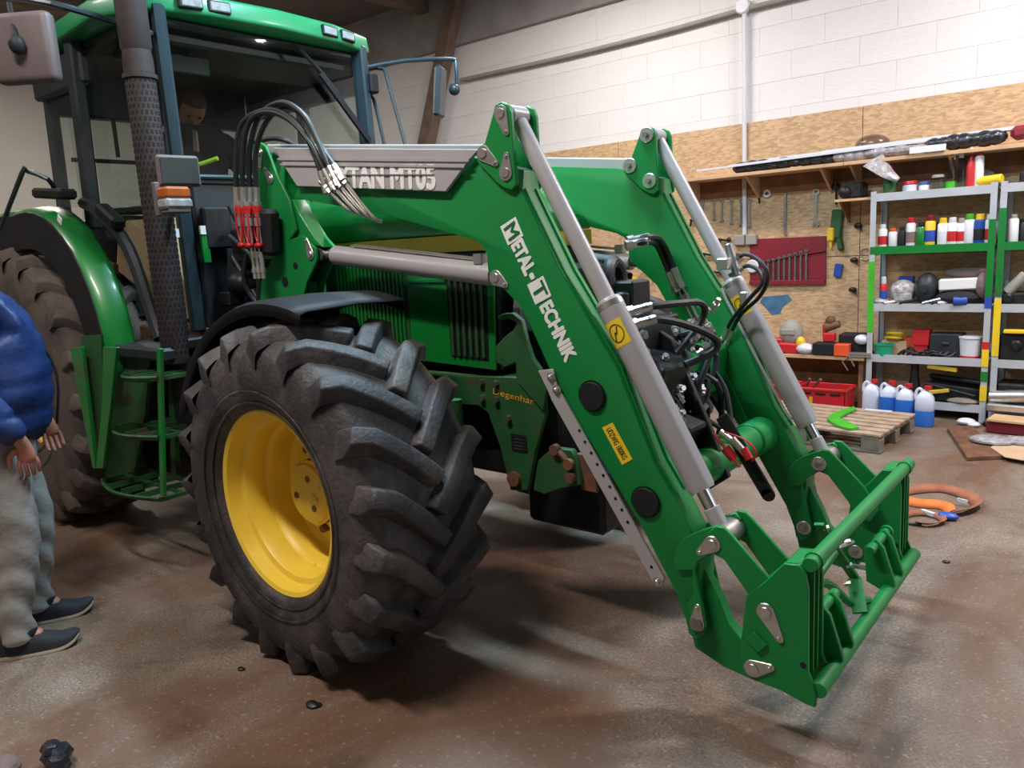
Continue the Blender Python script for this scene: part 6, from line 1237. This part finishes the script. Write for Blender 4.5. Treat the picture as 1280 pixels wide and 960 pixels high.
b = MB(); b.box((x_ + .02, 7.22, ZB + .15), (.1, .08, .08)); b.box((x_ - .03, 7.24, ZB + .2), (.03, .05, .14)); one(b, 'drill_body', 'red', (x_, 7.22, ZB + .1), 'red drill standing behind the black tray', 'drill', bevel=.01)
b = MB(); b.cyl((x_ - .02, 7.24, ZB + .24), (x_ + .10, 7.24, ZB + .27), .05, .03); b.ball((x_ + .02, 7.24, ZB + .30), .045); one(b, 'angle_tool', 'rusty', (x_, 7.24, ZB + .25), 'brown and orange tool head above the red drill', 'tool')
b = MB(); x_ = (-2.072,7.09,0.56)[0]; b.box((x_, 7.12, ZB + .055), (.125, .10, .105)); one(b, 'small_tub', 'orangebox', (x_, 7.12, ZB), 'orange-red open box at the bench edge', 'box', bevel=.006)
b = MB(); x_ = (-1.997,7.2,0.663)[0]; b.box((x_, 7.25, ZB + .10), (.26, .16, .18)); b.box((x_ + .05, 7.2, ZB + .02), (.2, .2, .04)); one(b, 'tool_case', 'black', (x_, 7.25, ZB), 'black case behind the orange-red box', 'box', bevel=.015)
b = MB(); x_ = (-1.915,7.14,0.695)[0]; b.ball((x_, 7.14, ZB + .15), .055, (1.2, 1, .8), 12, 8); one(b, 'white_dome', 'offwhite', (x_, 7.14, ZB + .1), 'white domed cap on the black case', 'cap')
b = MB(); x_ = (-1.92,7.1,0.551)[0]; b.box((x_, 7.10, ZB + .03), (.18, .05, .02)); b.box((x_, 7.10, ZB + .008), (.19, .05, .014)); one(b, 'steel_profile', 'zinc', (x_, 7.1, ZB), 'bright steel profile lying at the bench edge', 'bar')
b = MB(); a_ = (-2.057,7.07,0.449); c2_ = (-2.008,7.07,0.373); b.bar(a_, c2_, .02, .006); a_ = (-2.004,7.07,0.509); c2_ = (-1.955,7.07,0.412); b.bar(a_, c2_, .02, .006); b.bar((-2.057,7.07,0.449), (-2.004,7.07,0.509), .015, .006); one(b, 'hanging_clip', 'zinc', (-2.023,7.07,0.429), 'bright metal clip hanging over the bench edge', 'clip')
b = MB(); x_ = (-2.858,7.2,0.23)[0]; b.ball((x_, 7.05, .42), .05, (1.3, 1, .8), 10, 8); one(b, 'yellow_bag', 'plastic_y', (x_, 7.05, .38), 'yellow bundle under the bench beside the far cylinder', 'bundle')
# ---- crates
def crate(x0, x1, y0, y1, z0, h, label):
    t = thing('crate', ((x0 + x1) / 2, (y0 + y1) / 2, z0), label, 'crate', 'red crates under the bench'); xc, yc = (x0 + x1) / 2, (y0 + y1) / 2; w, d = x1 - x0, y1 - y0
    b = MB(); b.box((xc, yc, z0 + .006), (w, d, .012))
    for s in (-1, 1): b.box((xc, yc + s * (d / 2 - .006), z0 + h / 2), (w, .012, h)); b.box((xc + s * (w / 2 - .006), yc, z0 + h / 2), (.012, d, h))
    b.build('crate_body', 'red', t, bevel=.003)
    b = MB(); 
    for s in (-1, 1): b.box((xc, yc + s * (d / 2 + .004), z0 + h - .012), (w + .02, .016, .024)); b.box((xc + s * (w / 2 + .004), yc, z0 + h - .012), (.016, d + .02, .024))
    b.build('rim', 'red', t, bevel=.003)
    b = MB()
    for k in range(3): b.box((x0 + w * (.2 + .3 * k), y0 - .0012, z0 + h * .78), (w * .2, .003, .02))
    b.build('handle_slot', 'dark', t); return t
crate(-2.84, -2.42, 6.86, 7.12, .0, .24, 'left red plastic crate under the bench'); crate(-2.38, -1.96, 6.84, 7.12, .0, .24, 'right red plastic crate beside the white jug')
b = MB(); b.box((-2.25, 6.832, .13), (.03, .004, .06)); one(b, 'price_tag', 'ystripe', (-2.25, 6.832, .1), 'small yellow tag on the right red crate', 'tag')
b = MB(); b.cyl((-2.35, 7.0, .2), (-2.30, 6.95, .30), .012); b.cyl((-2.3, 7.05, .2), (-2.22, 7.0, .29), .012); one(b, 'steel_rod', 'steel', (-2.3, 7, .2), 'short steel rods standing in the right red crate', 'rod')
# ---- jugs
def jug(x, y, m_, label, level=None, rz=0):
    t = thing('jug', (x, y, 0), label, 'jug'); w, d, h = .095, .062, .30
    def ring(prof, m2, nm):
        b = MB(); vs = []; n = 20
        for (sx, sy, z) in prof:
            for k in range(n):
                a = 2 * PI * k / n; c_, s_ = math.cos(a), math.sin(a); e = .55
                vs.append((math.copysign(abs(c_) ** e, c_) * w * sx * .75, math.copysign(abs(s_) ** e, s_) * d * sy, z))
        fs = [(i * n + k, i * n + (k + 1) % n, (i + 1) * n + (k + 1) % n, (i + 1) * n + k) for i in range(len(prof) - 1) for k in range(n)]; fs += [tuple(reversed(range(n))), tuple((len(prof) - 1) * n + k for k in range(n))]
        b.add(vs, fs); b.xf(Matrix.Translation((x, y, 0)) @ Matrix.Rotation(rz, 4, 'Z')); return b.build(nm, m2, t, ang=50)
    lv_ = level or 0
    if level: ring([(.93, .93, .002), (1, 1, .012), (1, 1, level)], 'blueliq', 'liquid')
    ring([(.93, .93, lv_ + .0), (1, 1, lv_ + .01), (1, 1, .20), (.92, .95, .235), (.55, .7, .275), (.25, .35, .29), (.25, .35, .30)], m_, 'jug_body')
    b = MB(); b.lathe([(.001, .30), (.028, .30), (.028, .33), (.001, .33)], (x + .02, y, 0), (0, 0, 1), 14); b.build('screw_cap', 'red', t)
    b = MB(); b.tube([(x - .02, y, .285), (x - .04, y, .305), (x - .064, y, .28), (x - .068, y, .22)], .012, 8); b.build('handle', m_, t); return t
for (px, lb, lev, mm) in (((-1.776,6.95,0.042), 'empty white jug left of the blue ones', None, 'whiteliq'), ((-1.628,6.92,0.041), 'half-hidden jug of blue liquid behind the pallet corner', .20, 'whiteliq'), ((-1.488,6.85,0.022), 'jug full of blue liquid, middle of the front three', .20, 'whiteliq'), ((-1.334,6.8,0.015), 'rightmost jug, blue liquid to half its height', .13, 'whiteliq')): jug(px[0], px[1], mm, lb, lev, .1)
# ---- pallet with the green hook
t = thing('pallet', (-2.0, 6.2, 0), 'weathered wooden pallet lying before the red crates', 'pallet'); Rz = Euler((0, 0, -.07)).to_matrix(); pc = Vector((-1.98, 6.22, 0))
for i in range(7):
    b = MB(); b.box((0, 0, 0), (1.2, .085, .02)); b.xf(Matrix.Translation(pc + Rz @ Vector((0, -.36 + i * .12, .135))) @ Rz.to_4x4()); b.build('plank', 'wood', t, bevel=.003)
for ix in (-.53, 0, .53):
    b = MB(); b.box((0, 0, 0), (.12, .8, .02)); b.xf(Matrix.Translation(pc + Rz @ Vector((ix, 0, .112))) @ Rz.to_4x4()); b.build('cross_board', 'greywood', t)
    for iy in (-.35, 0, .35):
        b = MB(); b.box((0, 0, 0), (.13, .1, .08)); b.xf(Matrix.Translation(pc + Rz @ Vector((ix, iy, .062))) @ Rz.to_4x4()); b.build('block_foot', 'greywood', t, bevel=.003)
for iy in (-.35, 0, .35):
    b = MB(); b.box((0, 0, 0), (1.2, .1, .02)); b.xf(Matrix.Translation(pc + Rz @ Vector((0, iy, .012))) @ Rz.to_4x4()); b.build('bottom_board', 'greywood', t, bevel=.003)
b = MB(); g_ = [(-1.805,6.554),(-1.861,6.361),(-1.883,6.189),(-1.863,6.044),(-1.756,5.89),(-1.64,5.807),(-1.578,5.865),(-1.68,5.985),(-1.761,6.063),(-1.795,6.138),(-1.793,6.296),(-1.769,6.47)]; b.slab(g_, .147, .17); one(b, 'green_hook', 'lime', (-1.8, 6.3, .147), 'bright green C-shaped steel hook lying on the pallet', 'hook', bevel=.004)
b = MB(); b.box((-2.42, 6.42, .16), (.1, .08, .03)); one(b, 'green_scrap', 'lime', (-2.42, 6.42, .147), 'small green piece at the left end of the pallet', 'scrap', bevel=.004)
b = MB(); b.box((-1.62, 6.55, .15), (.2, .05, .006)); one(b, 'plastic_strip', 'offwhite', (-1.62, 6.55, .147), 'flat white strip on the right end of the pallet', 'strip')
# ---- floor things at the right
b = MB(); b.slab([(-1.147,6.688),(-1.002,6.848),(-0.688,6.024),(-0.878,5.876)], .0, .03); one(b, 'rubber_mat', 'rusty', (-.95, 6.4, 0), 'dark brown mat lying before the right shelving', 'mat', bevel=.004)
b = MB(); b.ball((-.80, 6.35, .05), .10, (1.5, 1.2, .3), 10, 7); b.ball((-.62, 6.4, .05), .09, (1.4, 1.1, .35), 10, 7); one(b, 'film_scrap', 'film', (-.8, 6.35, .03), 'crumpled shiny film on the dark brown mat', 'film')
b = MB(); b.slab([(-0.786,6.189),(-0.721,6.605),(-0.526,6.522),(-0.468,5.907),(-0.672,5.97)], .031, .036); one(b, 'cardboard_sheet', 'card', (-.5, 6.2, .03), 'flat pale cardboard at the right edge of the floor', 'cardboard')
b = MB(); b.box((-.72, 6.85, .05), (.34, .2, .10), Euler((0, 0, -.1))); one(b, 'red_case', 'darkred', (-.72, 6.85, 0), 'dark red case on the floor under the right shelving', 'box', bevel=.012)
b = MB(); b.box((-.68, 6.82, .108), (.40, .22, .014), Euler((0, 0, -.1))); one(b, 'board_piece', 'board', (-.68, 6.82, .1), 'pale board lying on the dark red case', 'board')
b = MB(); b.ball((-1.06, 6.96, .03), .05, (1.4, 1, .6), 9, 6); b.ball((-1.0, 6.92, .02), .04, (1.2, 1, .6), 9, 6); one(b, 'paper_scrap', 'offwhite', (-1.05, 6.96, 0), 'crumpled white scrap behind the dark brown mat', 'paper')
b = MB(); b.cyl((-.93, 7.02, .0), (-.90, 6.95, .05), .03); one(b, 'small_casting', 'dark', (-.93, 7.0, 0), 'small dark casting at the foot of the painted post', 'metal part')
t = thing('lashing_strap', (-.9, 4.75, 0), 'orange lashing strap coiled on the concrete beside the hitch frame', 'strap')
def ribbon(pts, w, m_, nm, up=.006):
    b = MB(); vs = []; P = [Vector(p) for p in pts]; Q = []
    for i in range(len(P) - 1):
        p0 = P[max(i - 1, 0)]; p1 = P[i]; p2 = P[i + 1]; p3 = P[min(i + 2, len(P) - 1)]
        for k in range(6): u = k / 6; Q.append(.5 * ((2 * p1) + (p2 - p0) * u + (2 * p0 - 5 * p1 + 4 * p2 - p3) * u * u + (3 * p1 - p0 - 3 * p2 + p3) * u ** 3))
    Q.append(P[-1])
    for i, p in enumerate(Q):
        d = (Q[min(i + 1, len(Q) - 1)] - Q[max(i - 1, 0)]).normalized(); s = Vector((0, 0, 1)) * .5 + Vector((-d.y, d.x, 0)) * .85; s.normalize(); q = p + s * w * (1 if s.z > 0 else -1)
        if q.z < .004: q.z = .004
        vs += [p, q]
    b.add(vs, [(2 * i, 2 * i + 1, 2 * i + 3, 2 * i + 2) for i in range(len(Q) - 1)]); o = b.build(nm, m_, t); sm = o.modifiers.new('thick', 'SOLIDIFY'); sm.thickness = .004; return o
ribbon([(-1.079,4.857,0.006), (-1.006,4.985,0.006), (-0.894,5.084,0.006), (-0.779,5.03,0.006), (-0.704,4.925,0.006), (-0.721,4.806,0.006), (-0.773,4.714,0.006)], .065, 'strapdull', 'webbing', )
ribbon([(-1.118,4.834,0.006), (-1.021,4.757,0.006), (-0.933,4.744,0.006), (-0.835,4.77,0.006), (-0.802,4.697,0.006)], .065, 'strap', 'webbing')
ribbon([(-0.961,4.455,0.006), (-0.938,4.571,0.006), (-0.866,4.614,0.006), (-0.795,4.554,0.006), (-0.837,4.471,0.006), (-0.895,4.465,0.006)], .04, 'strapdull', 'webbing')
b = MB(); c_ = (-0.77,4.627,0.02); b.ball(c_, .045, (1.2, .8, .5), 10, 7); b.build('blue_knot', 'blue', t, label='blue cloth knot'); b = MB(); c_ = (-0.869,4.627,0.02); b.box(c_, (.08, .02, .02), Euler((0, 0, -.5))); c_ = (-0.746,4.902,0.03); b.box(c_, (.06, .01, .02), Euler((0, 0, -.4))); b.build('label_tag', 'offwhite', t); b = MB(); c_ = (-0.928,4.433,0.01); b.tube([(-1.006,4.474,0.01), c_, (-0.863,4.444,0.01)], .008, 6); b.build('hook_wire', 'dark', t)
b = MB(); rr = random.Random(3); c_ = (-2.662,0.763,0.02)
for i in range(8): b.ball(Vector(c_) + Vector((rr.uniform(-.06, .05), rr.uniform(-.04, .03), rr.uniform(0, .05))), .035, (1.3, 1, .8), 6, 4)
one(b, 'black_bag', 'blackfilm', (c_[0], c_[1], 0), 'crumpled black plastic at the bottom left edge', 'bag')
b = MB(); c_ = (-2.817,0.654,0.02); b.ball(c_, .05, (1.3, 1, .6), 8, 6); one(b, 'grey_cloth', 'rag', (c_[0], c_[1], 0), 'grey cloth corner at the bottom left corner', 'cloth')
for c_, r_, lb in (((-2.266,1.479,0.005), .022, 'dark dirt lump on the floor in front of the near tire'), ((-2.72,1.467,0.005), .012, 'small dark chip on the floor left of the near tire'), ((-0.666,4,0.005), .012, 'small dark chip right of the hitch frame'), ((-2.356,4.605,0.005), .012, 'small chip on the floor behind the near arm')):
    b = MB(); b.ball(c_, r_, (1.4, 1, .6), 7, 5); b.ball(Vector(c_) + Vector((r_, r_ * .6, 0)), r_ * .6, (1, 1, .7), 6, 4); one(b, 'dirt_lump', 'dark', (c_[0], c_[1], 0), lb, 'debris')
